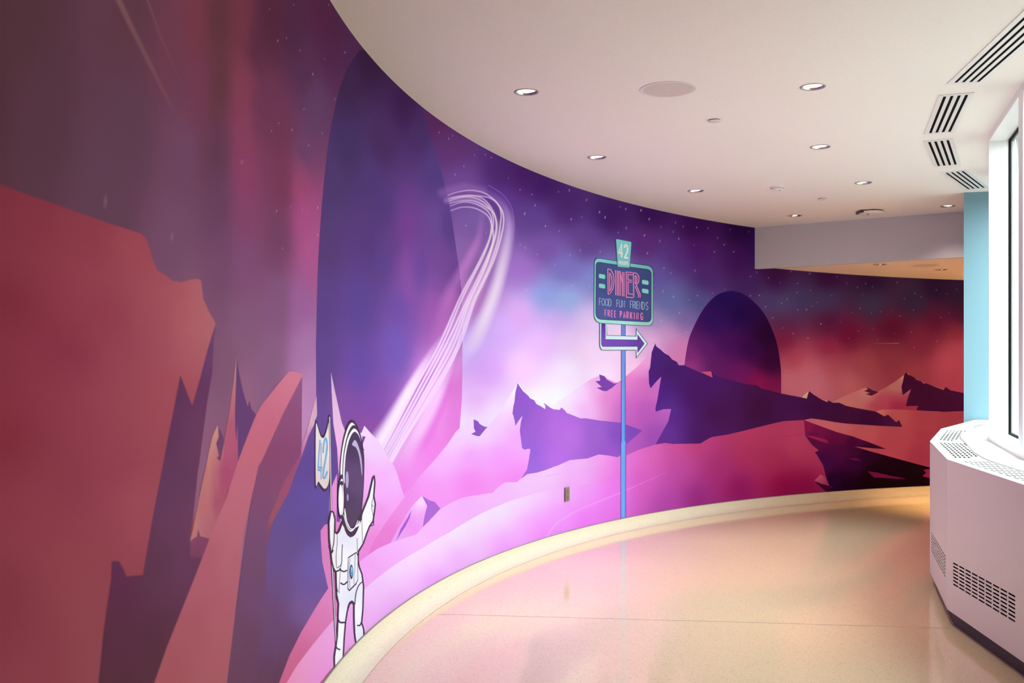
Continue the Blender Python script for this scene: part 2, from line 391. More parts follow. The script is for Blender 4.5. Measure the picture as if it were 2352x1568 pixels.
class Strokes:                                         # drawn lines gathered into one printed piece
    def __init__(s): s.v = []; s.f = []; s.c = []; s.a = []
    def line(s, pts, w, c, alpha=1.0, closed=False, soft=False, w1=None, profile=None):
        if closed: pts = list(pts)+[pts[0]]
        P = [np.array(pts[0], float)]
        for q in pts[1:]:
            q = np.array(q, float); d = q-P[-1]; m = max(1, int(np.hypot(*d)/14)); l = P[-1]; P += [l+d*(j+1)/m for j in range(m)]
        n = len(P); base = len(s.v)
        prof = profile or ([(-1, 0), (-.5, .65), (0, 1), (.5, .65), (1, 0)] if soft else [(-1, 1), (1, 1)])
        for i in range(n):
            a = P[i]-P[i-1] if i > 0 else (P[0]-P[-2] if closed else P[1]-P[0])
            b = P[i+1]-P[i] if i < n-1 else (P[1]-P[0] if closed else P[i]-P[i-1])
            a = a/(np.linalg.norm(a)+1e-9); b = b/(np.linalg.norm(b)+1e-9); t = a+b; t = t/(np.linalg.norm(t)+1e-9)
            nn = np.array([-t[1], t[0]]); k = max(.45, abs(float(np.dot(nn, [-b[1], b[0]]))))
            u = i/(n-1); hw = ((w[0]+(w[1]-w[0])*u) if isinstance(w, tuple) else w)/2/k
            al = alpha(u) if callable(alpha) else alpha; cc = c(u) if callable(c) else c
            for q, pa in prof:
                s.v.append(tuple(P[i]+nn*hw*q)); s.c.append(cc); s.a.append(al*pa)
        m = len(prof)
        for i in range(n-1): s.f += [(base+i*m+j, base+(i+1)*m+j, base+(i+1)*m+j+1, base+i*m+j+1) for j in range(m-1)]
    def build(s, name, layer, parent, under=None, kind=None):   # under: the print below, into which half-covering ink is mixed
        V = [on_wall(*p) for p in s.v]; V = [(a, min(ZTOP, max(ZBOT, z))) for a, z in V]
        o = mesh(name, [wall(a, z, .0008+.00022*(layer+LIFT)) for a, z in V], s.f, M_ink, parent)
        at = o.data.color_attributes.new('ink', 'FLOAT_COLOR', 'POINT'); buf = np.ones((len(V), 4), np.float32)
        for i, ((a, z), c) in enumerate(zip(V, s.c)):
            if s.a[i] < 1 and under:
                u = under(*s.v[i]); c = tuple(q*(1-s.a[i])+p*s.a[i] for p, q in zip(c, u))
            buf[i, :3] = ink(c, a, z)
        at.data.foreach_set('color', buf.ravel())
        if kind: o['kind'] = kind
        return o
class Raster:                                          # a small area of the drawing painted with soft strokes
    def __init__(s, x0, y0, x1, y1, st, base):
        s.x0, s.y0, s.st = x0, y0, st; s.nx = int((x1-x0)/st)+1; s.ny = int((y1-y0)/st)+1
        s.X, s.Y = np.meshgrid(x0+np.arange(s.nx)*st, y0+np.arange(s.ny)*st)
        s.C = base(s.X.ravel(), s.Y.ravel()).reshape(s.ny, s.nx, 3); s.cov = np.zeros((s.ny, s.nx))
    def line(s, pts, w, c, alpha=1.0, **_):
        P = [np.array(p, float) for p in pts]; n = len(P); A = np.zeros_like(s.cov); K = np.zeros_like(s.C)
        for i in range(n-1):
            u = i/(n-1); hw = (w[0]+(w[1]-w[0])*u if isinstance(w, tuple) else w)/2
            lo = np.minimum(P[i], P[i+1])-hw-1; hi = np.maximum(P[i], P[i+1])+hw+1
            i0, i1 = max(0, int((lo[0]-s.x0)/s.st)), min(s.nx, int((hi[0]-s.x0)/s.st)+2); j0, j1 = max(0, int((lo[1]-s.y0)/s.st)), min(s.ny, int((hi[1]-s.y0)/s.st)+2)
            if i0 >= i1 or j0 >= j1: continue
            d = P[i+1]-P[i]; L = max(1e-9, float(d@d)); X = s.X[j0:j1, i0:i1]; Y = s.Y[j0:j1, i0:i1]
            t = np.clip(((X-P[i][0])*d[0]+(Y-P[i][1])*d[1])/L, 0, 1); r = np.hypot(X-P[i][0]-t*d[0], Y-P[i][1]-t*d[1])/hw
            al = (alpha(u) if callable(alpha) else alpha)*np.clip(1-r, 0, 1)**1.0; al = al*al*(3-2*al) if False else al*np.where(r < 1, 1+.5*r*(1-r)*2, 0)
            al = np.clip(al, 0, 1); up = al > A[j0:j1, i0:i1]; A[j0:j1, i0:i1] = np.where(up, al, A[j0:j1, i0:i1])
            K[j0:j1, i0:i1][up] = c(u) if callable(c) else c
        s.C = s.C*(1-A[..., None])+K*A[..., None]; s.cov = np.maximum(s.cov, A)
    def __call__(s, x, y):
        fx = min(s.nx-1.001, max(0, (x-s.x0)/s.st)); fy = min(s.ny-1.001, max(0, (y-s.y0)/s.st)); i, j = int(fx), int(fy); fx -= i; fy -= j
        return tuple(s.C[j, i]*(1-fx)*(1-fy)+s.C[j, i+1]*fx*(1-fy)+s.C[j+1, i]*(1-fx)*fy+s.C[j+1, i+1]*fx*fy)
    def build(s, name, layer, parent):
        use = s.cov > .012; q = use[:-1, :-1] | use[1:, :-1] | use[:-1, 1:] | use[1:, 1:]
        idx = -np.ones((s.ny, s.nx), int); V = []; Fc = []; Cc = []
        def vid(j, i):
            if idx[j, i] < 0:
                a, z = on_wall(s.X[j, i], s.Y[j, i]); idx[j, i] = len(V); V.append((a, min(ZTOP, max(ZBOT, z)))); Cc.append(s.C[j, i])
            return int(idx[j, i])
        for j, i in zip(*np.nonzero(q)): Fc.append((vid(j, i), vid(j+1, i), vid(j+1, i+1), vid(j, i+1)))
        o = mesh(name, [wall(a, z, .0008+.00022*(layer+LIFT)) for a, z in V], Fc, M_ink, parent)
        at = o.data.color_attributes.new('ink', 'FLOAT_COLOR', 'POINT'); buf = np.ones((len(V), 4), np.float32)
        for k_, ((a, z), c) in enumerate(zip(V, Cc)): buf[k_, :3] = ink(c, a, z)
        at.data.foreach_set('color', buf.ravel()); return o

mural = empty('space_mural', (XS, WY, BASE), 'purple and crimson outer-space mural with planets and mountains covering the curved wall', 'mural')
# --- sky; sheen haze of the near left end is painted into its samples
SKY = []
for row in """50,50,88,56,64 100,250,92,60,72 300,50,98,62,74 300,300,98,66,82 250,450,100,68,84 400,100,112,64,80 420,350,112,72,96 400,550,118,78,102 430,700,128,84,108 -60,200,84,52,60
450,50,120,60,72 460,200,116,62,82 500,50,98,56,62 500,200,100,58,66 500,350,102,62,82 505,480,106,68,94 505,600,118,76,104 555,50,118,58,70 557,200,134,66,84 560,300,138,68,94 562,400,140,68,102 560,500,134,72,106 560,600,130,80,115
590,100,96,50,70 600,250,112,60,84 620,50,86,45,62 680,60,82,45,70 700,150,88,52,80 650,300,115,60,85 720,250,100,65,100 700,350,112,70,105 650,420,125,62,90 690,420,158,76,112 700,500,172,84,132 715,580,178,90,140
640,550,120,70,100 640,700,135,90,125 690,700,160,100,150 700,800,172,120,166 560,750,135,92,120 520,850,130,88,112 620,850,140,98,128 560,900,150,100,128 480,800,128,86,110 470,1000,142,94,118 715,900,190,135,180 700,950,195,140,185
760,100,84,42,72 800,130,85,45,80 740,40,88,42,70 990,275,92,45,90 1030,350,100,55,110 1060,420,112,75,140 1150,400,80,42,105 1200,400,72,32,95 1250,430,68,30,92 1100,500,130,95,160 1080,600,150,105,170 1070,680,190,120,190 1150,460,95,55,130 1230,500,95,65,130 1300,480,75,38,100
1400,500,62,28,88 1500,490,55,20,75 1600,520,48,14,65 1700,530,38,10,50 1250,570,125,85,160 1350,560,100,65,130 1480,560,85,40,105 1600,580,70,22,85 1700,600,55,18,72 1200,620,165,115,195 1300,620,125,115,185 1370,640,130,140,200 1420,640,120,115,180
1250,680,145,165,220 1300,690,155,180,225 1200,720,215,165,225 1280,740,215,175,235 1350,740,235,200,235 1150,760,215,175,240 1250,790,235,185,240 1350,800,250,215,240 1120,850,225,170,245 1200,850,250,205,250 1300,850,255,235,250 1420,780,245,215,235
1230,930,255,250,255 1280,920,255,255,255 1100,920,245,190,250 1080,980,255,235,255 1130,950,255,235,255 1380,870,255,225,245 1460,860,250,200,225 1080,800,215,180,250 1300,780,240,205,240
1510,640,95,80,145 1530,680,95,100,150 1540,700,95,105,155 1510,740,160,140,180 1530,770,205,145,190 1500,780,235,180,215 1560,800,210,120,165 1570,730,120,100,150 1600,690,75,75,120 1620,640,72,35,95 1560,600,80,45,110 1550,840,215,125,170
1720,650,60,30,80 1760,690,72,55,95 1800,700,72,65,100 1850,690,62,50,85 1780,640,55,15,55 1900,640,48,12,48 1900,690,60,50,82 2000,690,55,45,72 2100,690,45,32,55 2200,680,40,22,42 2000,650,42,15,42 2150,660,36,15,38 2240,650,34,16,36
1800,740,88,35,65 1800,780,118,25,55 1900,740,80,20,50 1950,770,100,15,45 2050,760,85,15,40 2150,740,85,18,42 2210,720,60,18,40 1830,830,160,50,70 1900,800,135,30,60 1820,870,190,100,105 1860,880,195,105,110 1900,840,165,70,78
1980,840,150,60,70 1950,880,180,90,95 2050,820,130,45,58 2100,860,145,50,62 2180,830,180,65,80 2200,800,175,65,78 2120,780,115,30,50 2200,870,165,55,72 2200,770,130,35,50 2260,830,170,60,75
1845,845,196,98,102 1880,860,190,98,104 1750,560,50,16,66 1850,560,44,12,52""".split():
    q = [float(k) for k in row.split(',')]; SKY.append((q[0], q[1], tuple(q[2:])))
skyf = field(SKY, 3.6, 26.0, lambda x: 1+1.3*min(1, max(0, (1000-x)/240)))
sv = []; sf = []
svals = [S0+i*.2 for i in range(int((-3.0-S0)/.2))]+[-3.0+i*.045 for i in range(int(3.0/.045)+1)]+[.05*i for i in range(1, int(S1/.05))]
zv = [ZBOT]+[ZBOT+(ZTOP-ZBOT)*j/44 for j in range(1, 44)]+[ZTOP]
for s in svals: sv += [(s, z) for z in zv]
nz = len(zv)
for i in range(len(svals)-1): sf += [(i*nz+j, (i+1)*nz+j, (i+1)*nz+j+1, i*nz+j+1) for j in range(nz-1)]
sky = mesh('night_sky', [wall(s, z, .0008) for s, z in sv], sf, M_ink, mural)
paint(sky, sv, lambda x, y: skyf(max(-100, min(2280, x)), max(-40, min(1000, y))))
k = Strokes()
k.line(px('a', (700, -20), (780, 150), (860, 310), (960, 510), (1045, 680)), (19, 11), (150, 108, 100), lambda u: .62*(1-u)**.6, soft=True)
k.line(px('a', (880, -10), (960, 220), (1050, 420), (1110, 560)), (9, 5), (150, 95, 105), lambda u: .45*(1-u), soft=True)
for (x, y, h_) in ((241, 462, 20), (394, 543, 12), (555, 372, 8)): k.line([(x, y-h_), (x, y), (x, y+h_)], 10, (150, 112, 112), lambda u: .7*math.sin(math.pi*u), soft=True)
k.line(px('F', (800, 740), (1040, 738)), 1.6, (190, 90, 90), lambda u: .2+.7*u)
k.build('shooting_star', 1, mural, skyf, 'stuff')
# stars, read off the photograph
k = Strokes()
STARS = """g 0,0
b 48,55 193,28 403,30 97,245 150,228 231,303 378,355 500,315 308,445 440,595 60,785 182,780 365,800 283,872 175,1240 245,1257 337,1245 127,1490 338,1410 90,1265 1067,795 1125,832 1149,815 1280,932 1345,928 1380,945 1215,997 1163,1048 1482,1068 1552,1138 1553,1468 103,740 255,655
A 655,35 470,145 1107,158 867,182 1360,233 803,355 1477,341 1316,385 1527,388 990,467 1222,405 1113,512 455,527 275,462 320,625 762,632 808,660 1395,610 1302,686 1485,695 914,722 1212,725 1078,812 1232,1002 1167,1038 1028,1078 819,1045 725,1098 870,1142 1300,1132 608,1262 740,1405 815,1408 908,1385 765,140 1205,145 897,280 685,440
B 530,18 440,68 127,175 12,268 238,282 735,100 908,163 768,300 955,470 845,543 942,728 117,680 925,1060
P 1347,459 1424,475 1437,480 1472,483 1437,523 1518,521 1546,532 1559,548 1491,503 1551,511 1569,520 1600,522 1626,524 1594,563 1648,546 1663,562 1677,527 1641,578 1685,578 1720,532
E 237,28 455,5 955,58 1010,20 1118,70 1380,120 1320,12 725,170 613,207 477,230 955,232 1035,227 405,268 168,190 262,240 1285,262 1235,300 1090,330 1497,183 1505,325 1380,357 1460,357 1155,430 153,457 315,385 377,560 1340,570 1245,520 1475,615 1220,115 1375,198 1555,290 88,42
F 125,198 242,260 120,282 430,305 300,370 250,402 205,433 30,342 708,297 572,198 665,232 738,200 800,230 1020,190 1180,288 1240,320 1085,335 1375,258 1465,292 1555,253 688,423 615,460 790,463 965,440 875,455 1170,440 1045,490 1487,465 1415,505 335,562 510,547 803,607 672,630 1150,637 998,650 85,648 215,690 583,693 845,706 475,742 680,780 1478,660 1380,720 1175,775 65,92 235,110 477,140""".split('\n')[1:]
for row in STARS:
    fr, *pp = row.split()
    for q in pp:
        x, y = px(fr, tuple(float(c) for c in q.split(',')))[0]
        r = random.uniform(2.2, 4.2) if x < 1600 else random.uniform(1.8, 2.8); w_ = 1.2+.9*min(1, max(0, (x-500)/1200))
        al = random.uniform(.45, .95)*(1 if x < 1500 else .75)
        k.line([(x, y-r), (x, y), (x, y+r)], 2.2*w_, (205, 175, 210) if x < 1900 else (150, 120, 140), lambda u: al*(1-abs(2*u-1)), soft=True)
k.build('star', 1.5, mural, skyf, 'stuff')
# --- big ringed planet
PL = px('b', (620, 240), (590, 300), (520, 400), (470, 530), (440, 650), (410, 800), (385, 1000), (365, 1200), (350, 1400), (340, 1568))+[(727, 700), (725, 800), (726, 910), (727, 1000), (735, 1150), (800, 1250), (980, 1150)] + \
     px('C', (805, 900), (805, 720), (825, 450), (830, 200), (830, 0))+[(1061, 740)]+px('A', (235, 1100), (220, 900), (190, 700), (140, 350), (60, 0))+px('b', (1060, 950), (1010, 780), (965, 640), (900, 420), (760, 240))
plf = field([(850, 130, (60, 34, 64)), (800, 200, (66, 42, 76)), (930, 240, (66, 36, 78)), (960, 300, (76, 48, 98)), (800, 330, (74, 54, 98)), (880, 320, (76, 48, 92)), (760, 400, (82, 62, 110)), (850, 420, (84, 62, 116)), (1000, 400, (84, 62, 120)),
             (745, 560, (92, 66, 118)), (850, 550, (92, 64, 126)), (930, 520, (122, 68, 144)), (930, 600, (132, 78, 152)), (880, 600, (98, 72, 140)), (1000, 520, (112, 78, 146)), (1030, 520, (92, 66, 130)), (735, 700, (98, 72, 134)), (830, 700, (100, 76, 150)),
             (920, 700, (112, 80, 160)), (1010, 600, (124, 78, 150)), (1050, 640, (110, 72, 146)), (1000, 700, (158, 90, 168)), (1045, 700, (176, 98, 176)), (740, 850, (102, 76, 140)), (830, 850, (112, 84, 168)), (910, 800, (120, 92, 180)), (1040, 760, (185, 110, 190)),
             (790, 950, (140, 86, 166)), (850, 930, (136, 84, 172)), (850, 990, (150, 84, 165)), (740, 1000, (108, 82, 150)), (1045, 870, (228, 130, 215)), (1050, 960, (242, 135, 226)), (1000, 960, (246, 150, 232)), (1000, 1040, (252, 140, 236)), (950, 1080, (248, 150, 238)), (920, 1120, (245, 140, 232)), (985, 900, (245, 160, 240)), (905, 560, (104, 70, 136)), (965, 620, (108, 74, 150)), (1000, 640, (132, 84, 160)), (880, 480, (88, 62, 122)), (935, 660, (136, 82, 158))], 3.4, 24, 1.9)
decal('ringed_planet', PL, plf, 2, mural, step=.06)
# --- planet ring: soft bands of light, then fine lines
def under_ring(X, Y):
    c = skyf.arr(X, Y); p = plf.arr(X, Y); m = np.array([inside(q, PL) for q in zip(X, Y)]); return np.where(m[:, None], p, c)
R = Raster(845, 415, 1195, 1115, 1.35, under_ring)
R.line(px('A', (60, 165), (250, 120), (420, 150)), 34, (160, 112, 172), .45)
R.line(smooth(px('A', (100, 235), (230, 215), (360, 230), (470, 300)), 6), 22, (186, 146, 204), .5)
R.line(smooth(px('A', (470, 170), (580, 250), (640, 350), (660, 470), (640, 640), (600, 820), (540, 1040), (440, 1300), (340, 1520))+px('C', (850, 40), (740, 240)), 8), (26, 52), lambda u: (215+30*min(1, u*1.6), 170+55*min(1, u*1.6), 222+28*u), lambda u: min(.92, .1+1.6*u)*min(1, 3.4*(1-u)))
R.line(smooth(px('A', (420, 330), (390, 560), (300, 760), (190, 960), (70, 1230))+[(992, 830)], 6), (16, 56), (222, 138, 214), lambda u: .55*math.sin(math.pi*min(1, u*1.02)))
R.line(smooth(px('A', (570, 430), (560, 600), (450, 860), (320, 1120), (180, 1400))+px('C', (640, 60), (470, 330), (330, 580), (190, 850), (60, 1140)), 8), (16, 92), (250, 205, 250), lambda u: min(.9, .1+1.5*u)*min(1, 5*(1-u)+.3))
R.line(smooth(px('C', (640, -120), (480, 140), (320, 430), (180, 690), (50, 900)), 8), (10, 66), (255, 238, 255), lambda u: min(1, 2.2*u))
R.line(smooth(px('C', (790, -60), (700, 230), (560, 540), (400, 830), (260, 1080)), 8), (10, 58), (254, 214, 252), lambda u: min(.8, 2*u)*min(1, 3*(1-u)))
R.line(smooth(px('C', (770, 180), (690, 430), (570, 720), (450, 930)), 8), (8, 34), (236, 120, 222), lambda u: .5*math.sin(math.pi*u))
R.line(smooth(px('A', (330, 1200), (230, 1400))+px('C', (770, 30), (640, 300), (500, 560), (360, 830), (250, 1040)), 8), (4, 22), (255, 232, 255), lambda u: .6*math.sin(math.pi*min(1, u*1.1)))
heads = [((220,), px('A', (130, 285), (240, 252), (330, 258), (420, 295), (480, 345), (505, 420), (490, 560), (440, 690), (350, 870), (220, 1110))),
         ((240,), px('A', (122, 240), (250, 205), (360, 215), (450, 265), (510, 350), (520, 450), (490, 580), (430, 740), (340, 920), (225, 1150))),
         ((285,), px('A', (118, 222), (220, 197), (330, 190), (430, 222), (500, 300), (540, 390), (545, 500), (500, 660), (420, 850), (330, 1040), (260, 1180))),
         ((300,), px('A', (136, 328), (230, 298), (330, 300), (410, 330), (470, 375), (500, 440), (520, 540), (500, 690), (430, 880), (330, 1080), (270, 1200))),
         ((305,), px('A', (126, 262), (230, 240), (340, 240), (440, 285), (520, 350), (548, 440), (540, 560), (480, 740), (400, 940), (310, 1140))),
         ((340,), px('A', (140, 215), (230, 200), (380, 195), (490, 215), (560, 270), (590, 350), (580, 480), (550, 640), (480, 840), (390, 1030), (330, 1160))),
         ((355,), px('A', (110, 190), (200, 160), (320, 145), (430, 165), (510, 215), (560, 265), (605, 345), (612, 440), (590, 560), (530, 760), (430, 980), (350, 1150)))]
tails = [px('C', (x0, 0), (x1, 420), (x2, 900), (x2-122, 1130)) for x0, x1, x2 in ((604, 366, 110), (634, 405, 146), (668, 436, 172), (703, 470, 200), (738, 500, 225), (770, 535, 248), (792, 556, 262))]
for x0, x1, x2 in ((650, 420, 158), (686, 453, 187), (620, 386, 128)):
    R.line(smooth(px('A', (270+(x0-650)*.7, 1130), (150+(x0-650)*.9, 1380))+px('C', (x0, -20), (x1, 430), (x2, 930), (x2-122, 1160)), 10), (2.6, 9), (172, 84, 192), lambda u: .9*min(1, 2.4*u))
for (_, hd), tl in zip(heads, tails): R.line(smooth(hd+tl, 9), (3.2, 8.0), (253, 224, 253), lambda u: min(1, .55+.6*u))
R.line(smooth(px('A', (480, 100), (600, 180), (680, 290), (705, 420), (690, 600)), 8), 4, (180, 130, 195), .4)
R.build('planet_ring', 3, mural)
# --- dark planet on the right
MO = smooth(px('E', (360, 860), (372, 760), (400, 620), (440, 520), (500, 400), (570, 300), (660, 220), (760, 190), (800, 189), (890, 215), (1000, 300), (1090, 410), (1160, 560), (1200, 690), (1225, 850), (1232, 970), (1230, 1130)), 4)+[(1760, 930), (1640, 890)]
decal('dark_planet', MO, field([(1660, 690, (36, 16, 72)), (1700, 720, (34, 12, 62)), (1640, 740, (48, 18, 80)), (1670, 790, (66, 18, 76)), (1620, 800, (86, 28, 92)), (1760, 770, (38, 8, 38)), (1770, 830, (48, 8, 42)), (1590, 820, (125, 42, 108)), (1585, 845, (150, 58, 122)),
      (1650, 840, (92, 28, 86)), (1700, 860, (104, 24, 84)), (1740, 885, (128, 20, 66)), (1780, 895, (118, 22, 62)), (1720, 800, (54, 12, 62))], 3.2, 16), 2, mural, step=.06)
# --- far right range
rf = field([(1990, 895, (196, 118, 110)), (2060, 880, (176, 100, 96)), (2080, 860, (196, 128, 112)), (1960, 910, (190, 105, 100)), (2020, 930, (165, 60, 82)), (2060, 935, (150, 36, 68)), (2090, 935, (145, 40, 66)), (1930, 918, (192, 110, 105))], 3, 8)
mt = decal('far_mountain', px('F', (430, 1268), (600, 1190), (735, 1136), (830, 1180), (910, 1140), (1000, 1085), (1085, 1020), (1105, 995), (1150, 1040), (1300, 1110), (1720, 1215), (1720, 1370), (1200, 1360), (1000, 1350), (830, 1365), (650, 1345), (520, 1300)), rf, 3, mural)
decal('shadow_side', px('F', (1105, 995), (1120, 1018), (1150, 1032), (1180, 1048), (1190, 1062), (1240, 1082), (1255, 1098), (1290, 1100), (1350, 1125), (1440, 1158), (1458, 1130), (1500, 1160), (1645, 1190), (1720, 1205), (1720, 1352), (1645, 1348), (1440, 1355), (1380, 1350), (1270, 1345), (1195, 1340), (1210, 1300), (1100, 1303), (1115, 1240), (1145, 1150), (1070, 1205), (1060, 1130), (1075, 1070), (1085, 1020)), (60, 13, 40), 4, mt)
decal('rock_outcrop', px('F', (745, 1135), (785, 1150), (800, 1162), (855, 1175), (835, 1188), (790, 1210), (735, 1195), (775, 1185), (720, 1165), (755, 1156)), (80, 20, 50), 4, mt)
# --- ground on the right
gr = decal('red_plain', px('F', (700, 1345), (820, 1352), (890, 1335), (1000, 1333), (1200, 1342), (1440, 1356), (1720, 1350))+[(2238, 1140), (1600, 1200), (1600, 1000)], field([(2015, 945, (202, 106, 98)), (2060, 955, (168, 70, 76)), (2120, 960, (152, 52, 66)), (2200, 960, (146, 48, 60)), (1960, 985, (178, 76, 88)), (2050, 1000, (160, 56, 74)), (2120, 1050, (144, 42, 62)), (2200, 1050, (134, 36, 56)), (1900, 1010, (170, 60, 84))], 3, 14), 4, mural)
# --- big dark mountain behind the sign
lit3 = field([(1300, 905, (255, 244, 255)), (1330, 900, (255, 222, 250)), (1370, 885, (250, 180, 230)), (1400, 905, (232, 132, 206)), (1440, 870, (232, 128, 196)), (1470, 880, (214, 112, 184)), (1440, 930, (206, 100, 188)), (1480, 940, (186, 88, 178)), (1500, 1000, (160, 78, 172)), (1340, 940, (255, 190, 246)), (1480, 830, (236, 160, 206)), (1460, 840, (240, 165, 212)), (1495, 810, (228, 160, 200)), (1450, 1000, (190, 92, 190)), (1300, 950, (255, 225, 255)), (1490, 880, (196, 100, 180)), (1270, 935, (255, 250, 255))], 3.2, 20)
mt = decal('great_mountain', px('D', (430, 542), (600, 420), (800, 282), (900, 240), (1040, 310), (1080, 290), (1200, 190), (1300, 95), (1380, 0), (1393, -40), (1500, 60), (1640, 300), (1640, 900), (1260, 985), (900, 960), (600, 800), (440, 600)), lit3, 3, mural, step=.06)
decal('shadow_side', px('E', (97, 660), (105, 685), (150, 720), (180, 748), (220, 770), (250, 805), (290, 825), (310, 858), (355, 855), (430, 890), (500, 920), (600, 965), (607, 915), (655, 960), (760, 985), (900, 1025), (1010, 1035), (1050, 1065), (1230, 1110), (1330, 1130), (1440, 1150), (1462, 1155), (1480, 1087), (1540, 1130)) +
      px('F', (225, 1165), (262, 1195), (330, 1238), (398, 1268), (395, 1248), (440, 1272), (500, 1272), (560, 1300), (680, 1325), (830, 1352), (905, 1395), (940, 1380), (1010, 1447), (1040, 1430), (1068, 1490), (850, 1480), (560, 1460), (400, 1440), (250, 1420)) + [(1840, 985), (1700, 1020), (1600, 1030), (1495, 1030)] +
      px('E', (100, 1568), (170, 1440), (215, 1360), (240, 1250), (170, 1252), (100, 1275), (98, 1240), (115, 1170), (150, 960), (100, 1010), (55, 1065), (40, 1020), (37, 910), (50, 880), (65, 740)),
      field([(1500, 820, (74, 36, 114)), (1510, 900, (78, 36, 122)), (1530, 940, (92, 46, 134)), (1540, 850, (72, 32, 98)), (1600, 900, (74, 26, 92)), (1650, 950, (70, 24, 74)), (1620, 1000, (78, 28, 92)), (1530, 1000, (104, 50, 142)), (1750, 940, (62, 18, 56)), (1800, 960, (66, 20, 66)), (1900, 950, (60, 16, 52)), (2000, 960, (56, 12, 44)), (2060, 975, (66, 16, 50)), (1960, 940, (62, 16, 50))], 3, 14), 5, mt)
decal('lit_facet', px('E', (505, 916), (600, 912), (612, 967)), (196, 78, 110), 6, mt)
decal('lit_facet', px('E', (1415, 1145), (1460, 1157), (1481, 1087)), (216, 160, 122), 6, mt)
decal('lit_facet', px('F', (340, 1245), (398, 1268), (385, 1248)), (200, 120, 112), 6, mt)
decal('rock_outcrop', px('D', (885, 233), (935, 250), (955, 280), (1020, 318), (1055, 306), (1000, 355), (950, 385), (920, 382), (862, 355), (910, 346), (850, 295), (895, 290)), (126, 72, 166), 5, mt)
# --- pale mountain in the middle
lit4 = field([(1185, 890, (255, 252, 255)), (1165, 930, (255, 236, 255)), (1130, 980, (255, 215, 255)), (1180, 960, (255, 205, 255)), (1190, 1000, (255, 176, 255)), (1060, 990, (255, 226, 255)), (1040, 1010, (254, 214, 255)), (1010, 1050, (252, 190, 252)), (1080, 1050, (255, 172, 255)), (1150, 1050, (255, 165, 255)), (1180, 1100, (255, 145, 246)), (1080, 1110, (255, 142, 242)), (990, 1130, (252, 160, 246)), (940, 1140, (246, 152, 236)), (930, 1160, (244, 150, 232)), (900, 1230, (238, 130, 214)), (860, 1280, (236, 128, 206)), (1100, 985, (255, 236, 255))], 3.2, 24)
mt = decal('pale_mountain', px('C', (296, 1322), (380, 1240), (430, 1170), (500, 1090), (572, 1012), (640, 930), (700, 856), (770, 750), (803, 718), (870, 670), (930, 636), (1000, 695), (1055, 705), (1100, 660), (1190, 540), (1270, 400), (1320, 322), (1330, 305), (1400, 400), (1450, 900), (1400, 1180), (1100, 1330), (700, 1600), (300, 1850), (0, 2000), (-150, 2000), (-120, 1800), (-60, 1600), (100, 1450)), lit4, 4, mural, step=.06)
decal('shadow_side', px('D', (150, 310), (165, 335), (200, 385), (220, 402), (250, 430), (262, 448), (300, 465), (320, 500), (360, 520), (400, 546), (402, 520), (385, 487), (440, 530), (475, 547), (530, 552), (545, 530), (580, 560), (590, 578), (640, 598), (720, 630), (760, 627), (900, 650), (1080, 668), (1275, 737), (1120, 872), (1050, 990), (880, 990), (500, 1090), (240, 1150), (178, 1175), (235, 1090), (252, 1000), (266, 905), (240, 903), (215, 912), (190, 895), (178, 800), (170, 740), (180, 660), (195, 603), (160, 650), (130, 697), (124, 650), (118, 632), (112, 600), (104, 590), (112, 520), (122, 480), (130, 400)),
      field([(1190, 900, (150, 92, 202)), (1200, 950, (152, 96, 204)), (1230, 970, (172, 104, 214)), (1280, 980, (192, 114, 226)), (1310, 1000, (196, 118, 228)), (1370, 1000, (168, 104, 208)), (1420, 1000, (140, 84, 192)), (1460, 990, (132, 76, 178)), (1210, 1040, (162, 106, 222)), (1230, 1080, (172, 112, 226)), (1280, 1060, (198, 116, 236)), (1400, 1040, (165, 92, 205))], 3, 10), 5, mt)
decal('rock_outcrop', px('C', (930, 637), (970, 655), (985, 680), (1030, 705), (1055, 704), (985, 790), (960, 788), (908, 770), (948, 748), (932, 718)), (150, 94, 200), 5, mt)
# --- spire and pale slope at the planet's foot
decal('pale_spire', px('g', (624, 212), (655, 360), (690, 520), (720, 660), (760, 760), (900, 760), (925, 695), (1000, 780), (1060, 840), (1140, 980), (1195, 1060), (1230, 1150), (1260, 1260), (1290, 1340), (1240, 1400), (1000, 1750), (840, 2200), (600, 2160), (545, 1920), (528, 1650), (545, 1600), (600, 1578), (602, 1300), (640, 1100), (655, 980), (650, 780), (640, 560), (630, 380)),
      field([(760, 870, (226, 190, 216)), (765, 950, (240, 196, 226)), (775, 1010, (248, 190, 230)), (765, 1100, (238, 150, 205)), (745, 1200, (228, 130, 192)), (745, 1300, (222, 135, 190)), (835, 990, (255, 226, 255)), (860, 1030, (250, 214, 252)), (850, 1100, (252, 186, 246)), (880, 1130, (252, 180, 248)), (900, 1110, (250, 190, 252)), (870, 1180, (246, 160, 234)), (850, 1250, (240, 140, 216)), (910, 1150, (250, 172, 246)), (780, 1150, (240, 150, 215))], 3.2, 12), 4.3, mural, step=.05)
k = Strokes()
k.line(px('g', (652, 870), (668, 1000), (688, 1140), (690, 1560)), (3, 8), (128, 86, 172), 1)
k.line(px('g', (648, 820), (638, 1020), (620, 1060)), (2, 5), (128, 86, 172), 1)
k.build('fold_line', 4.9, mural)
decal('spire_shadow', px('g', (908, 790), (936, 793), (915, 850), (905, 880), (925, 912), (912, 925), (900, 860)), (122, 78, 172), 4.9, mural)
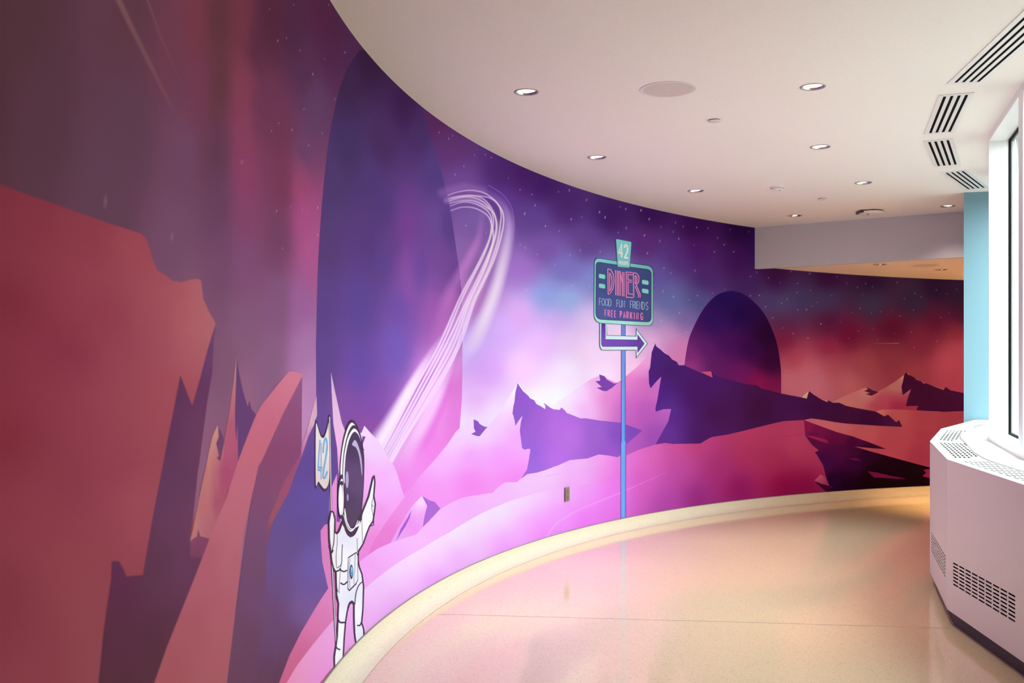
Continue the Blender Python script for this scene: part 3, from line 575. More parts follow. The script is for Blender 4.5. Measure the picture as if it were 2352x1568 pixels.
# --- small crystal rock
cr = decal('crystal_rock', px('H', (510, 268), (545, 340), (560, 400), (530, 480), (470, 540), (290, 595), (330, 520), (400, 400), (450, 330)), field([(960, 1145, (255, 225, 255)), (945, 1200, (245, 150, 240)), (965, 1180, (250, 170, 245)), (910, 1230, (240, 170, 240)), (950, 1170, (250, 190, 250))], 3, 5), 5.2, mural, step=.06)
decal('shadow_side', px('H', (512, 268), (560, 298), (600, 310), (640, 358), (560, 440), (470, 540), (515, 490), (525, 420), (547, 335)), (182, 112, 216), 5.6, cr)
decal('crease', px('H', (438, 362), (425, 420), (395, 480), (330, 580), (360, 500), (410, 420)), (170, 100, 208), 5.7, cr)
# --- left side: big red mountain and its shadow, spires, blade; sheen haze is in the colours
redf = field([(0, 430, (126, 54, 64)), (60, 470, (134, 56, 68)), (200, 520, (142, 62, 74)), (320, 560, (156, 74, 84)), (340, 620, (160, 78, 88)), (400, 660, (164, 84, 92)), (455, 660, (178, 102, 106)), (480, 740, (180, 108, 110)), (430, 780, (174, 96, 104)), (0, 700, (126, 48, 60)), (0, 1000, (128, 48, 60)), (0, 1400, (126, 54, 64)), (150, 800, (136, 54, 70)), (250, 700, (146, 62, 78)), (300, 850, (152, 70, 84)), (380, 900, (162, 78, 88)), (150, 1100, (138, 60, 72)), (250, 1100, (146, 66, 80)), (330, 1150, (158, 78, 88)), (200, 1350, (144, 70, 76)), (100, 1500, (134, 62, 70)), (220, 1500, (142, 72, 78)), (360, 780, (158, 76, 88))], 3, 40)
red = decal('red_mountain', [(-420, 270)]+px('a', (-200, 1040), (0, 1105), (150, 1165), (400, 1250), (650, 1340), (840, 1400), (870, 1425), (890, 1470), (915, 1568))+px('e', (1100, 0), (1130, 65), (1190, 100), (1240, 140), (1300, 150), (1380, 128), (1420, 125), (1445, 140), (1460, 270), (1500, 360), (1550, 445), (1500, 700), (1400, 1100))+[(440, 1568), (440, 1700), (-420, 2300)], redf, 3, mural, step=.06)
decal('shadow_side', px('e', (1550, 450), (1490, 640), (1435, 850), (1380, 1040), (1340, 940), (1295, 820), (1260, 1000), (1200, 1300), (1150, 1568))+px('f', (1100, 350), (1060, 580), (1025, 790), (960, 795), (905, 802), (880, 740), (850, 690), (800, 690), (795, 820), (770, 980), (740, 1200), (700, 1600), (690, 1800), (1050, 1800), (1200, 1400), (1400, 850), (1480, 640), (1368, 650), (1365, 545), (1385, 380), (1410, 150), (1425, 0))+px('e', (1425, 1500), (1450, 1300), (1490, 1000), (1525, 800), (1535, 560)),
      field([(480, 800, (112, 66, 104)), (460, 900, (104, 60, 94)), (410, 900, (96, 54, 84)), (400, 1000, (98, 56, 86)), (450, 1000, (112, 64, 92)), (390, 1150, (100, 60, 88)), (440, 1200, (112, 64, 90)), (350, 1300, (96, 58, 76)), (430, 1300, (104, 60, 86)), (270, 1320, (96, 48, 74)), (270, 1450, (90, 48, 66)), (350, 1500, (90, 52, 64)), (280, 1560, (88, 48, 60))], 3, 25), 4.6, red)
sp = decal('slim_spire', px('e', (1699, 672), (1712, 800), (1745, 930), (1790, 1050), (1840, 1105), (1790, 1350), (1690, 1640), (1540, 1640), (1610, 1290), (1640, 1130), (1680, 850)), field([(541, 830, (190, 138, 130)), (535, 900, (186, 116, 124)), (528, 1000, (178, 92, 116)), (520, 1080, (172, 80, 112))], 3, 10), 4.2, mural, step=.06)
decal('shadow_side', px('e', (1700, 680), (1712, 770), (1722, 820), (1745, 930), (1782, 1045), (1795, 1010), (1805, 1060), (1840, 1105), (1780, 1270), (1710, 1440), (1707, 1160), (1697, 1300), (1690, 1200), (1688, 1080), (1696, 850)), (106, 68, 112), 4.8, sp)
sp = decal('slim_spire', px('e', (1561, 1183), (1580, 1210), (1610, 1300), (1600, 1450), (1660, 1500))+px('f', (1620, 250), (1500, 540), (1460, 660), (1365, 660), (1365, 540), (1385, 470), (1430, 230), (1480, 0))+px('e', (1500, 1370), (1530, 1250)), field([(495, 985, (200, 142, 128)), (490, 1030, (196, 132, 122)), (480, 1100, (188, 122, 116)), (470, 1150, (184, 112, 112)), (505, 1100, (178, 92, 112)), (500, 1150, (168, 84, 106)), (450, 1220, (184, 120, 118)), (470, 1220, (170, 98, 110)), (520, 1080, (170, 78, 108))], 3.5, 8), 4.4, mural, step=.06)
decal('shadow_side', px('e', (1566, 1188), (1590, 1230), (1612, 1295), (1595, 1380), (1582, 1440), (1556, 1415), (1574, 1400), (1552, 1310), (1570, 1265)), (116, 70, 104), 4.9, sp)
decal('dark_ledge', px('f', (1365, 548), (1395, 522), (1412, 515), (1422, 460), (1438, 512), (1460, 516), (1500, 528), (1520, 560), (1450, 665), (1365, 665)), field([(440, 1245, (134, 72, 96)), (455, 1265, (128, 68, 96)), (440, 1275, (116, 64, 90))], 3, 5), 5.0, sp)
decal('dark_slope', [(693, 864), (692, 960), (692, 1060), (690, 1400), (660, 1520), (640, 1590), (628, 1800), (500, 1800), (519, 1570), (540, 1400), (560, 1260), (583, 1100), (600, 1046), (625, 1000), (651, 945)],
      field([(685, 900, (150, 92, 132)), (670, 950, (146, 84, 120)), (640, 1050, (140, 76, 108)), (670, 1050, (142, 78, 114)), (600, 1150, (130, 78, 110)), (640, 1150, (134, 82, 112)), (580, 1300, (118, 78, 106)), (640, 1250, (120, 82, 118)), (560, 1450, (112, 74, 96)), (620, 1400, (116, 80, 116)), (540, 1560, (108, 70, 90)), (620, 1550, (106, 70, 96))], 3, 18), 4.4, mural, step=.06)
decal('leaning_blade', px('g', (245, 205), (300, 210), (372, 235), (330, 320), (200, 570), (100, 790), (0, 1010))+px('e', (1860, 1470))+[(583, 1100)]+px('f', (1860, 0), (1810, 220), (1750, 500), (1720, 800), (1680, 1150), (1630, 1568), (1610, 1800), (1020, 1800), (1105, 1568), (1200, 1300), (1300, 1050), (1400, 800), (1500, 540), (1620, 250), (1700, 0))+px('e', (1710, 1440), (1770, 1280), (1840, 1105), (1882, 1030))+px('g', (60, 430), (130, 340)),
      field([(670, 870, (212, 128, 146)), (640, 900, (206, 118, 138)), (610, 970, (198, 108, 128)), (580, 1040, (194, 108, 122)), (560, 1100, (190, 106, 122)), (540, 1200, (184, 106, 118)), (520, 1300, (178, 102, 112)), (480, 1300, (172, 92, 104)), (450, 1450, (164, 88, 96)), (500, 1450, (172, 96, 104)), (400, 1550, (160, 84, 90)), (480, 1560, (168, 94, 100))], 3, 20), 5.4, mural, step=.06)
decal('purple_slope', px('g', (493, 560), (500, 600), (640, 640), (680, 900), (690, 1100), (610, 1300), (604, 1580), (570, 1583), (530, 1640), (535, 1815), (545, 1925), (592, 2145), (610, 2190), (520, 2300), (480, 2343))+[(689, 1454), (664, 1505), (640, 1570), (628, 1800), (560, 1800), (607, 1400), (612, 1260)]+px('g', (100, 1560), (200, 1380), (250, 1270), (300, 1130), (355, 985), (420, 790), (470, 690)),
      field([(730, 990, (112, 82, 150)), (715, 1080, (104, 78, 146)), (735, 1150, (108, 86, 160)), (700, 1200, (104, 82, 146)), (660, 1250, (108, 84, 136)), (720, 1300, (118, 96, 170)), (690, 1350, (118, 92, 156)), (650, 1350, (112, 84, 128)), (700, 1400, (130, 96, 152)), (640, 1450, (112, 78, 116)), (660, 1480, (112, 74, 106)), (630, 1550, (104, 68, 92)), (600, 1560, (106, 70, 90)), (615, 1400, (114, 78, 110))], 3, 18), 5.0, mural, step=.06)
decal('pale_sliver', px('g', (495, 430), (498, 600), (470, 690), (420, 790), (355, 985), (356, 890), (400, 760), (440, 620), (470, 500)), field([(722, 930, (218, 170, 200)), (715, 960, (226, 186, 198)), (705, 1000, (206, 140, 176)), (692, 1040, (196, 120, 160))], 3, 6), 5.3, mural)
decal('red_streak', px('g', (352, 950), (354, 990), (300, 1130), (240, 1300), (160, 1440), (60, 1640), (40, 1760), (35, 1700), (60, 1540), (200, 1200)), field([(685, 1050, (156, 84, 122)), (660, 1120, (160, 84, 112)), (630, 1180, (156, 86, 100)), (612, 1240, (136, 78, 94))], 3, 8), 5.5, mural)
# --- pink dunes in front
d1f = field([(640, 1568, (206, 104, 138)), (665, 1540, (206, 106, 140)), (680, 1500, (212, 112, 152)), (720, 1420, (222, 126, 176)), (750, 1370, (228, 136, 190)), (840, 1290, (246, 166, 240)), (830, 1310, (250, 176, 246)), (880, 1260, (250, 186, 250)), (950, 1235, (252, 196, 252)), (1000, 1190, (255, 192, 255)), (1060, 1150, (255, 190, 255)), (1130, 1130, (255, 198, 255)), (1200, 1100, (255, 208, 255)), (1260, 1080, (255, 214, 255)), (1330, 1060, (255, 196, 255)), (1380, 1050, (254, 176, 246)), (1420, 1060, (246, 130, 232)), (1460, 1050, (236, 118, 210)), (1330, 1110, (255, 180, 255)), (1420, 1120, (250, 122, 240)),
             (1500, 1040, (226, 102, 180)), (1480, 1100, (218, 96, 190)), (1550, 1030, (206, 82, 148)), (1600, 1020, (190, 64, 116)), (1560, 1080, (192, 76, 160)), (1700, 1000, (178, 58, 90)), (1650, 1080, (164, 46, 110)), (1720, 1050, (168, 48, 84)), (1800, 990, (172, 56, 82)), (1830, 1020, (178, 62, 88)), (1780, 1060, (160, 42, 74)), (1860, 1040, (162, 48, 76)), (1800, 1110, (126, 8, 54)), (1700, 1120, (132, 20, 84)), (1850, 1110, (124, 10, 50)), (1600, 1140, (146, 40, 120)), (1530, 1150, (180, 72, 168)), (1900, 1000, (176, 66, 82))], 3.0, 30)
D1 = px('h', (155, 1568), (250, 1320), (350, 1120), (480, 900), (600, 715), (700, 600), (880, 478))+px('H', (120, 690), (200, 635), (290, 595), (470, 537), (545, 455))+px('C', (520, 1562), (560, 1520), (625, 1448), (700, 1402), (820, 1345), (950, 1320), (1100, 1300), (1160, 1240), (1210, 1207))+px('D', (40, 1204), (140, 1203), (180, 1172), (240, 1130), (320, 1118), (400, 1095), (520, 1050), (620, 1005), (780, 990), (880, 954), (960, 962), (1060, 980), (1130, 962), (1260, 905), (1390, 865), (1480, 850), (1568, 860))+px('E', (100, 1566), (500, 1562), (600, 1505), (750, 1480), (900, 1445), (1120, 1390), (1250, 1360), (1430, 1350))+[(1848, 970), (1852, 1000), (1885, 1035), (1905, 1150), (1600, 1210), (1200, 1330), (900, 1520), (700, 1700), (600, 1700)]
decal('pink_dune', D1, d1f, 5.8, mural, step=.06)
d2f = field([(665, 1555, (236, 150, 190)), (700, 1510, (240, 160, 200)), (690, 1560, (238, 160, 196)), (740, 1470, (240, 168, 214)), (760, 1500, (240, 160, 226)), (740, 1560, (238, 150, 222)), (800, 1400, (242, 168, 236)), (840, 1350, (250, 212, 250)), (900, 1300, (252, 226, 252)), (870, 1370, (246, 200, 248)), (950, 1270, (255, 236, 255)), (900, 1400, (240, 172, 240)), (860, 1420, (240, 180, 240)), (1000, 1240, (255, 240, 255)), (1050, 1220, (255, 248, 255)), (1000, 1290, (252, 214, 255)), (1050, 1280, (250, 176, 255)), (1100, 1190, (255, 250, 255)), (1150, 1170, (255, 248, 255)), (1120, 1240, (255, 206, 255)), (1150, 1255, (252, 150, 255)), (1200, 1150, (255, 238, 255)), (1250, 1140, (255, 220, 255)),
             (1220, 1200, (255, 176, 255)), (1280, 1180, (255, 156, 255)), (1300, 1130, (255, 192, 255)), (1350, 1120, (255, 170, 255)), (1250, 1225, (254, 132, 255)), (1340, 1190, (252, 124, 250)), (1400, 1130, (252, 130, 246)), (1400, 1180, (242, 120, 240)), (1480, 1110, (218, 98, 192)), (1480, 1160, (204, 84, 190)), (1540, 1100, (196, 78, 164)), (1000, 1330, (246, 150, 250)), (900, 1420, (240, 165, 244))], 3.0, 34)
def mix2(x, y):                                        # the pale dune runs out into the pink one
    w = min(1, max(0, (x-1330)/210)); w = w*w*(3-2*w)
    return tuple(p*(1-w)+q*w for p, q in zip(d2f(x, y), d1f(x, y)))
decal('pale_dune', px('h', (222, 1568), (310, 1420), (400, 1300), (520, 1150), (640, 1008), (760, 880), (920, 728))+px('H', (300, 762), (500, 640), (700, 522), (900, 402), (1000, 355), (1100, 312), (1300, 250), (1500, 206), (1665, 185))+[(1400, 1104), (1480, 1080), (1560, 1062), (1560, 1190), (1350, 1260), (1150, 1330), (950, 1500), (780, 1700), (640, 1700)], mix2, 6.2, mural, step=.06)
k = Strokes()
k.line(smooth(px('H', (1375, 560), (1420, 490), (1470, 440), (1540, 400))+px('D', (620, 1490), (730, 1440), (850, 1390), (960, 1345), (1070, 1300), (1130, 1275), (1300, 1200), (1500, 1110)), 5), (5, 2), (252, 178, 250), lambda u: .85*(1-u)**.5)
k.line(px('D', (400, 1150), (560, 1120), (760, 1092), (900, 1075)), 4, (255, 214, 255), lambda u: .5*math.sin(math.pi*u), soft=True)
k.line(px('E', (920, 1560), (1100, 1525), (1250, 1500), (1420, 1480)), 7, (150, 44, 76), lambda u: .4*u, soft=True)
k.build('dune_crest', 6.8, mural, lambda x, y: mix2(x, y) if x < 1560 else d1f(x, y), 'stuff')
# --- red cliff
cl = decal('cliff_ledge', px('G', (428, 287), (510, 272), (640, 290), (780, 315), (1000, 340), (1440, 358), (1725, 400), (2200, 420), (2200, 900), (1725, 775), (1500, 715), (1300, 660), (950, 560), (1150, 580), (1280, 585), (1100, 515), (930, 455), (780, 415), (600, 350)), field([(1865, 965, (190, 94, 96)), (1920, 975, (190, 92, 94)), (1990, 995, (178, 78, 86)), (2060, 1020, (162, 60, 74)), (2110, 1050, (144, 42, 62)), (2130, 1000, (150, 48, 64)), (2060, 985, (164, 64, 76)), (2030, 1040, (166, 60, 78))], 3, 12), 6.6, mural)
decal('cliff_face', px('G', (430, 287), (600, 350), (780, 415), (930, 455), (1100, 515), (1280, 587), (1150, 580), (950, 560), (1100, 605), (1300, 660), (1500, 715), (1725, 775), (2200, 900), (2200, 1000), (1725, 975), (660, 1027), (690, 965), (660, 880), (640, 800), (630, 760), (590, 690), (560, 640), (540, 622), (585, 600), (520, 550), (480, 500), (445, 450), (440, 400)),
      field([(1850, 980, (126, 22, 64)), (1880, 990, (112, 18, 62)), (1870, 1010, (82, 14, 54)), (1930, 1000, (92, 14, 54)), (1980, 1010, (80, 10, 50)), (1900, 1060, (62, 12, 54)), (1930, 1040, (74, 12, 52)), (1960, 1070, (50, 8, 42)), (1990, 1030, (40, 6, 32)), (1920, 1100, (40, 5, 34)), (1980, 1110, (24, 4, 14)), (2050, 1060, (28, 3, 16)), (2100, 1100, (20, 4, 8)), (2020, 1110, (18, 5, 6)), (2120, 1075, (24, 5, 12)), (1960, 1025, (62, 10, 46)), (2000, 1095, (22, 4, 10)), (2080, 1080, (22, 4, 10)), (1950, 1110, (30, 4, 22))], 4, 6), 7.2, cl)
decal('lit_facet', px('G', (445, 442), (540, 455), (660, 490), (688, 527), (600, 505), (500, 470)), (146, 30, 66), 7.8, cl)
decal('lit_facet', px('G', (900, 678), (990, 686), (1012, 708), (940, 700)), (98, 20, 56), 7.8, cl)
decal('lit_facet', px('G', (1085, 815), (1180, 828), (1320, 860), (1490, 896), (1300, 886), (1150, 878)), (98, 16, 52), 7.8, cl)
decal('lit_facet', px('G', (1662, 800), (1725, 790), (2000, 800), (2000, 900), (1725, 885), (1650, 865), (1690, 830)), (126, 26, 54), 7.8, cl)
decal('boulder', px('G', (537, 910), (570, 880), (600, 848), (645, 868), (695, 967), (720, 972), (690, 1000), (660, 1030), (600, 980), (570, 945)), field([(1880, 1095, (176, 72, 92)), (1895, 1105, (160, 50, 78)), (1900, 1112, (140, 34, 66))], 3, 4), 8, cl)
decal('boulder_shadow', px('G', (537, 912), (600, 940), (715, 972), (690, 1000), (660, 1030), (610, 985), (575, 950)), (62, 6, 32), 8.4, cl)

LIFT = 5
# ------------------------------------------------------------------ lettering
GL = {'4': [[(.72, 0), (.72, 1), (0, .30), (1, .30)]], '2': [[(.05, .74), (.15, .92), (.5, 1), (.85, .9), (.93, .7), (.75, .45), (.05, .0), (1, .0)]],
      'H': [[(0, 0), (0, 1)], [(1, 0), (1, 1)], [(0, .5), (1, .5)]], 'O': [[(.5, 0), (.12, .15), (0, .5), (.12, .85), (.5, 1), (.88, .85), (1, .5), (.88, .15), (.5, 0)]],
      'U': [[(0, 1), (0, .25), (.2, .03), (.5, 0), (.8, .03), (1, .25), (1, 1)]], 'R': [[(0, 0), (0, 1), (.65, 1), (.95, .88), (.95, .62), (.65, .5), (0, .5)], [(.5, .5), (1, 0)]],
      'S': [[(.95, .85), (.7, 1), (.3, 1), (.04, .82), (.1, .6), (.85, .42), (.97, .2), (.7, 0), (.3, 0), (.03, .15)]], 'F': [[(0, 0), (0, 1), (1, 1)], [(0, .52), (.8, .52)]],
      'D': [[(0, 0), (0, 1), (.5, 1), (.9, .8), (1, .5), (.9, .2), (.5, 0), (0, 0)]], 'N': [[(0, 0), (0, 1), (1, 0), (1, 1)]], 'I': [[(.5, 0), (.5, 1)]], 'E': [[(1, 1), (0, 1), (0, 0), (1, 0)], [(0, .5), (.8, .5)]],
      'P': [[(0, 0), (0, 1), (.7, 1), (.97, .85), (.97, .62), (.7, .48), (0, .48)]], 'A': [[(0, 0), (.5, 1), (1, 0)], [(.2, .35), (.8, .35)]], 'K': [[(0, 0), (0, 1)], [(1, 1), (.05, .42)], [(.3, .58), (1, 0)]], 'G': [[(.95, .82), (.7, 1), (.35, 1), (.05, .75), (0, .5), (.05, .25), (.35, 0), (.7, 0), (.97, .2), (.97, .48), (.6, .48)]]}
def letter(k, ch, quad, w, c):                         # quad: bottom-left, bottom-right, top-right, top-left in drawing coordinates
    bl, br, trr, tl = (np.array(p) for p in quad)
    for ln in GL[ch]:
        k.line([tuple((bl*(1-x)+br*x)*(1-y)+(tl*(1-x)+trr*x)*y) for x, y in ln], w, c)
def word(k, fr, boxes, w, c):                          # boxes: (char, x0, x1, y bottom at x0, y top at x0, slope)
    for ch, x0, x1, yb, yt, sl in boxes:
        letter(k, ch, px(fr, (x0, yb), (x1, yb+(x1-x0)*sl), (x1, yt+(x1-x0)*sl), (x0, yt)), w, c)

# ------------------------------------------------------------------ diner sign
sg = empty('diner_sign_graphic', wall(on_wall(1430, 1190)[0], BASE, 0), 'printed retro diner road sign with arrow on a tall blue pole', 'sign')
OUT = (58, 72, 84)
pole = decal('sign_pole', [(1425.8, 740), (1436.4, 740), (1436.4, 1013), (1437.3, 1017), (1437.3, 1200), (1424.7, 1200), (1424.7, 1017), (1425.8, 1013)], (70, 92, 140), 8, sg)
decal('pole_face', [(1427, 740), (1435.2, 740), (1435.2, 1013), (1436.2, 1017), (1436.2, 1200), (1425.8, 1200), (1425.8, 1017), (1427, 1013)], field([(1430, 760, (110, 132, 196)), (1430, 850, (126, 152, 214)), (1430, 960, (112, 156, 228)), (1430, 1005, (116, 160, 235)), (1430, 1020, (128, 180, 252)), (1430, 1190, (126, 180, 252))], 3, 8), 8.6, pole)
k = Strokes(); k.line([(1434.2, 830), (1434.2, 1012)], 1.2, (92, 128, 200)); k.line([(1435, 1020), (1435, 1195)], 1.6, (100, 150, 236)); k.build('pole_shade', 9.1, pole)
ar = decal('arrow_panel', px('B', (224, 1080), (312, 1080), (312, 1222), (637, 1231), (637, 1142), (770, 1318), (637, 1488), (637, 1394), (253, 1394), (237, 1380), (224, 1345)), OUT, 9.2, sg)
decal('arrow_border', px('B', (231, 1080), (306, 1080), (306, 1227), (643, 1237), (643, 1160), (762, 1318), (643, 1470), (643, 1388), (256, 1388), (243, 1374), (231, 1342)), (212, 226, 226), 9.8, ar)
decal('arrow_outline', px('B', (245, 1080), (294, 1080), (294, 1268), (653, 1274), (653, 1212), (733, 1318), (653, 1424), (653, 1352), (262, 1352), (249, 1335), (245, 1310)), OUT, 10.4, ar)
decal('arrow_face', px('B', (249, 1080), (290, 1080), (290, 1258), (300, 1273), (657, 1279), (657, 1226), (726, 1318), (657, 1410), (657, 1347), (264, 1347), (253, 1332), (249, 1308)), field([(1385, 750, (96, 62, 150)), (1385, 785, (124, 84, 178)), (1420, 786, (118, 78, 172)), (1470, 788, (104, 66, 150))], 3, 10), 11, ar)
decal('arrow_window', px('B', (308, 1096), (468, 1106), (468, 1226), (312, 1222)), field([(1400, 750, (226, 200, 224)), (1415, 765, (234, 204, 222))], 3, 5), 9.4, sg)
def rounded(quad, r, n=6):                             # four corners with rounded ends
    o = []
    for i in range(4):
        p, q, s_ = np.array(quad[i-1], float), np.array(quad[i], float), np.array(quad[(i+1) % 4], float)
        rr = r[i] if isinstance(r, (list, tuple)) else r
        a = q+(p-q)/np.linalg.norm(p-q)*rr; b = q+(s_-q)/np.linalg.norm(s_-q)*rr
        o += [tuple((1-t)**2*a+2*t*(1-t)*q+t*t*b) for t in [k/n for k in range(n+1)]]
    return o
def board(g): return px('B', *rounded([(171-g, 353-g), (826+g, 452-g), (826+g, 1118+g), (166-g, 1082+g)], (62, 70, 70, 95)))
bo = decal('sign_board', board(5), OUT, 11.6, sg)
decal('sign_frame', board(0), field([(1370, 600, (124, 196, 186)), (1430, 604, (120, 186, 176)), (1490, 612, (112, 172, 164)), (1366, 680, (150, 212, 198)), (1498, 680, (124, 178, 166)), (1370, 735, (168, 226, 208)), (1430, 741, (166, 220, 202)), (1490, 742, (150, 200, 184))], 3, 8), 12.2, bo)
def face(g): return px('B', *rounded([(188+g, 398+g), (806-g, 491+g), (804-g, 1074-g), (184+g, 1040-g)], (50, 55, 55, 75)))
decal('face_outline', face(-5), (48, 56, 76), 12.8, bo)
decal('sign_face', face(0), field([(1375, 620, (68, 82, 124)), (1430, 650, (72, 82, 132)), (1490, 640, (60, 70, 112)), (1375, 725, (86, 94, 150)), (1430, 730, (80, 82, 142)), (1490, 730, (70, 76, 120))], 3, 10), 13.4, bo)
for (x0, y0) in ((218, 533), (218, 641)):
    decal('dash_mark', px('B', (x0+8, y0), (x0+62, y0+9), (x0+70, y0+18), (x0+70, y0+50), (x0+62, y0+58), (x0+8, y0+48), (x0, y0+40), (x0, y0+8)), (134, 208, 190), 14, bo)
for (x0, y0) in ((704, 600), (704, 698)):
    decal('dash_mark', px('B', (x0+8, y0), (x0+64, y0+10), (x0+73, y0+20), (x0+72, y0+50), (x0+64, y0+58), (x0+8, y0+47), (x0, y0+39), (x0, y0+8)), (132, 196, 180), 14, bo)
k = Strokes(); PK = (222, 146, 186); PD = (158, 66, 106)
def dl_(fr, pts, w=13.5, closed=False):
    q = px(fr, *pts); k.line(q, w/4.9, PD, closed=closed)
def dl2(fr, pts, w=7.6, closed=False): k2.line(px(fr, *pts), w/4.9, PK, closed=closed)
k2 = Strokes()
DINER = [[(318, 475), (322, 765)], [(318, 475), (352, 486), (380, 540), (388, 620), (376, 700), (345, 752), (322, 765)], [(338, 520), (340, 730)], [(338, 520), (358, 560), (366, 620), (358, 690), (340, 730)],
         [(405, 492), (407, 772)], [(424, 496), (426, 776)], [(440, 500), (442, 778)], [(458, 502), (460, 780)], [(440, 500), (458, 520), (482, 640), (484, 784)], [(500, 514), (502, 788)], [(482, 512), (486, 784)],
         [(600, 520), (526, 512), (528, 795), (606, 802)], [(600, 545), (545, 540), (546, 600), (592, 606)], [(592, 628), (546, 622), (548, 756), (604, 764)],
         [(606, 522), (610, 798)], [(606, 522), (640, 526), (668, 560), (668, 620), (640, 660), (682, 760), (682, 800)], [(626, 550), (628, 650)], [(626, 550), (646, 572), (646, 620), (628, 650)], [(626, 670), (664, 770), (664, 798)]]
for ln in DINER: dl_('B', ln); dl2('B', ln)
k.build('lettering_outline', 14, bo, None, 'stuff'); k2.build('lettering', 14.6, bo, None, 'stuff')
k = Strokes()
sl = .098
def row(chars, y0b, y0t, x0, w, c):                    # chars with their left and right edge; the baseline falls with slope sl
    for ch, a, b in chars: letter(k, ch, px('B', (a, y0b+(a-x0)*sl), (b, y0b+(b-x0)*sl), (b, y0t+(b-x0)*sl*.9), (a, y0t+(a-x0)*sl*.9)), w, c)
row([('F', 222, 244), ('O', 250, 284), ('O', 290, 322), ('D', 328, 356), ('F', 418, 440), ('U', 447, 474), ('N', 482, 508), ('F', 572, 592), ('R', 600, 624), ('I', 630, 636), ('E', 646, 664), ('N', 672, 698), ('D', 706, 732), ('S', 748, 772)], 884, 806, 222, 1.15, (168, 186, 208))
row([('F', 286, 302), ('R', 320, 338), ('E', 358, 374), ('E', 394, 410), ('P', 458, 474), ('A', 494, 514), ('R', 532, 550), ('K', 572, 592), ('I', 612, 620), ('N', 640, 660), ('G', 690, 712)], 1008, 938, 286, 1.6, (238, 132, 178))
k.build('small_lettering', 14.2, bo, None, 'stuff')
tg = decal('hours_tag', px('B', *rounded([(405, 134), (590, 169), (568, 472), (423, 460)], 18)), (60, 82, 92), 14.8, sg)
decal('tag_face', px('B', *rounded([(411, 141), (584, 175), (563, 465), (429, 454)], 15)), (122, 188, 180), 15.4, tg)
k = Strokes()
letter(k, '4', px('B', (440, 338), (486, 352), (484, 205), (440, 190)), 3.3, (228, 214, 208)); letter(k, '2', px('B', (506, 348), (548, 356), (544, 212), (502, 202)), 3.5, (228, 214, 208))
for ch, a, b in (('H', 444, 458), ('O', 466, 484), ('U', 491, 507), ('R', 514, 530), ('S', 537, 552)): letter(k, ch, px('B', (a, 425+(a-444)*.13), (b, 425+(b-444)*.13), (b, 382+(b-444)*.16), (a, 382+(a-444)*.16)), 1.3, (222, 212, 200))
k.build('lettering', 16, tg)

# ------------------------------------------------------------------ astronaut
OL = (84, 62, 84); WHT = (255, 253, 255)
an = empty('astronaut_graphic', wall(on_wall(800, 1480)[0], BASE, 0), 'printed cartoon astronaut pointing upward and holding a flag that reads 42', 'wall graphic')
flag = decal('flag', smooth(px('g', (478, 655), (495, 665), (525, 755), (545, 782), (560, 770), (585, 700), (603, 612), (612, 612), (616, 900), (612, 1160), (590, 1262), (560, 1288), (530, 1255), (505, 1215), (478, 1252), (476, 900)), 3, True), OL, 8, an)
decal('flag_cloth', smooth(px('g', (484, 690), (495, 690), (522, 780), (545, 806), (565, 790), (588, 720), (603, 668), (606, 900), (606, 1150), (588, 1240), (560, 1262), (530, 1228), (505, 1196), (484, 1226), (482, 900)), 3, True), field([(725, 1000, (240, 226, 220)), (750, 1010, (246, 236, 228)), (735, 1100, (232, 214, 206))], 3, 8), 8.6, flag)
BL = (124, 194, 240)
for w_, c_, ly, nm in ((2.7, (70, 76, 96), 9.2, 'number_outline'), (1.9, BL, 9.7, 'flag_number')):
    k = Strokes()
    k.line(px('g', (521, 822), (513, 930), (504, 1068)), w_, c_); k.line(px('g', (531, 848), (531, 1020), (530, 1178)), w_*.8, c_); k.line(px('g', (500, 1080), (540, 1088)), w_*3+1, c_)
    k.line(smooth(px('g', (549, 940), (553, 870), (568, 808), (581, 830), (584, 900), (572, 990), (556, 1080), (549, 1140), (553, 1166), (568, 1160), (587, 1105)), 3), w_*1.3, c_)
    k.build(nm, ly, flag)
st = Strokes(); st.line(px('g', (606, 600), (616, 1000), (622, 1480))+px('h', (626, 420), (640, 700), (655, 1000), (668, 1240)), (4.4, 4.0), OL); st.build('flag_pole', 9, an); st = Strokes(); st.line(px('g', (607, 615), (616, 1000), (622, 1480))+px('h', (626, 420), (640, 700), (655, 1000), (667, 1225)), (2.2, 2.0), (226, 208, 220)); st.build('pole_fill', 9.5, bpy.data.objects['flag_pole'])
SIL = px('h', (618, 22), (640, 30), (655, 90), (655, 205), (672, 222), (690, 200), (720, 120), (735, 150), (795, 250), (860, 170), (890, 95), (900, 40), (960, -110), (1000, -285), (1010, -292), (1016, -240), (1006, -115), (1020, -40), (1012, 30), (1000, 110), (968, 158), (940, 230), (912, 312), (868, 385), (864, 460), (874, 520), (900, 590), (914, 700), (908, 900), (896, 1025), (914, 1080), (918, 1145), (845, 1212), (833, 1120), (828, 980), (828, 860), (810, 838), (785, 860), (765, 930), (750, 1030), (738, 1180), (730, 1345), (652, 1425), (650, 1330), (664, 1240), (676, 1150), (682, 1000), (688, 850), (672, 800), (667, 700), (665, 575), (640, 530), (626, 470), (618, 390), (604, 270), (601, 120))
big = Strokes(); big.line(SIL, 3.6, OL, closed=True); big.build('suit_outline', 10.4, an)
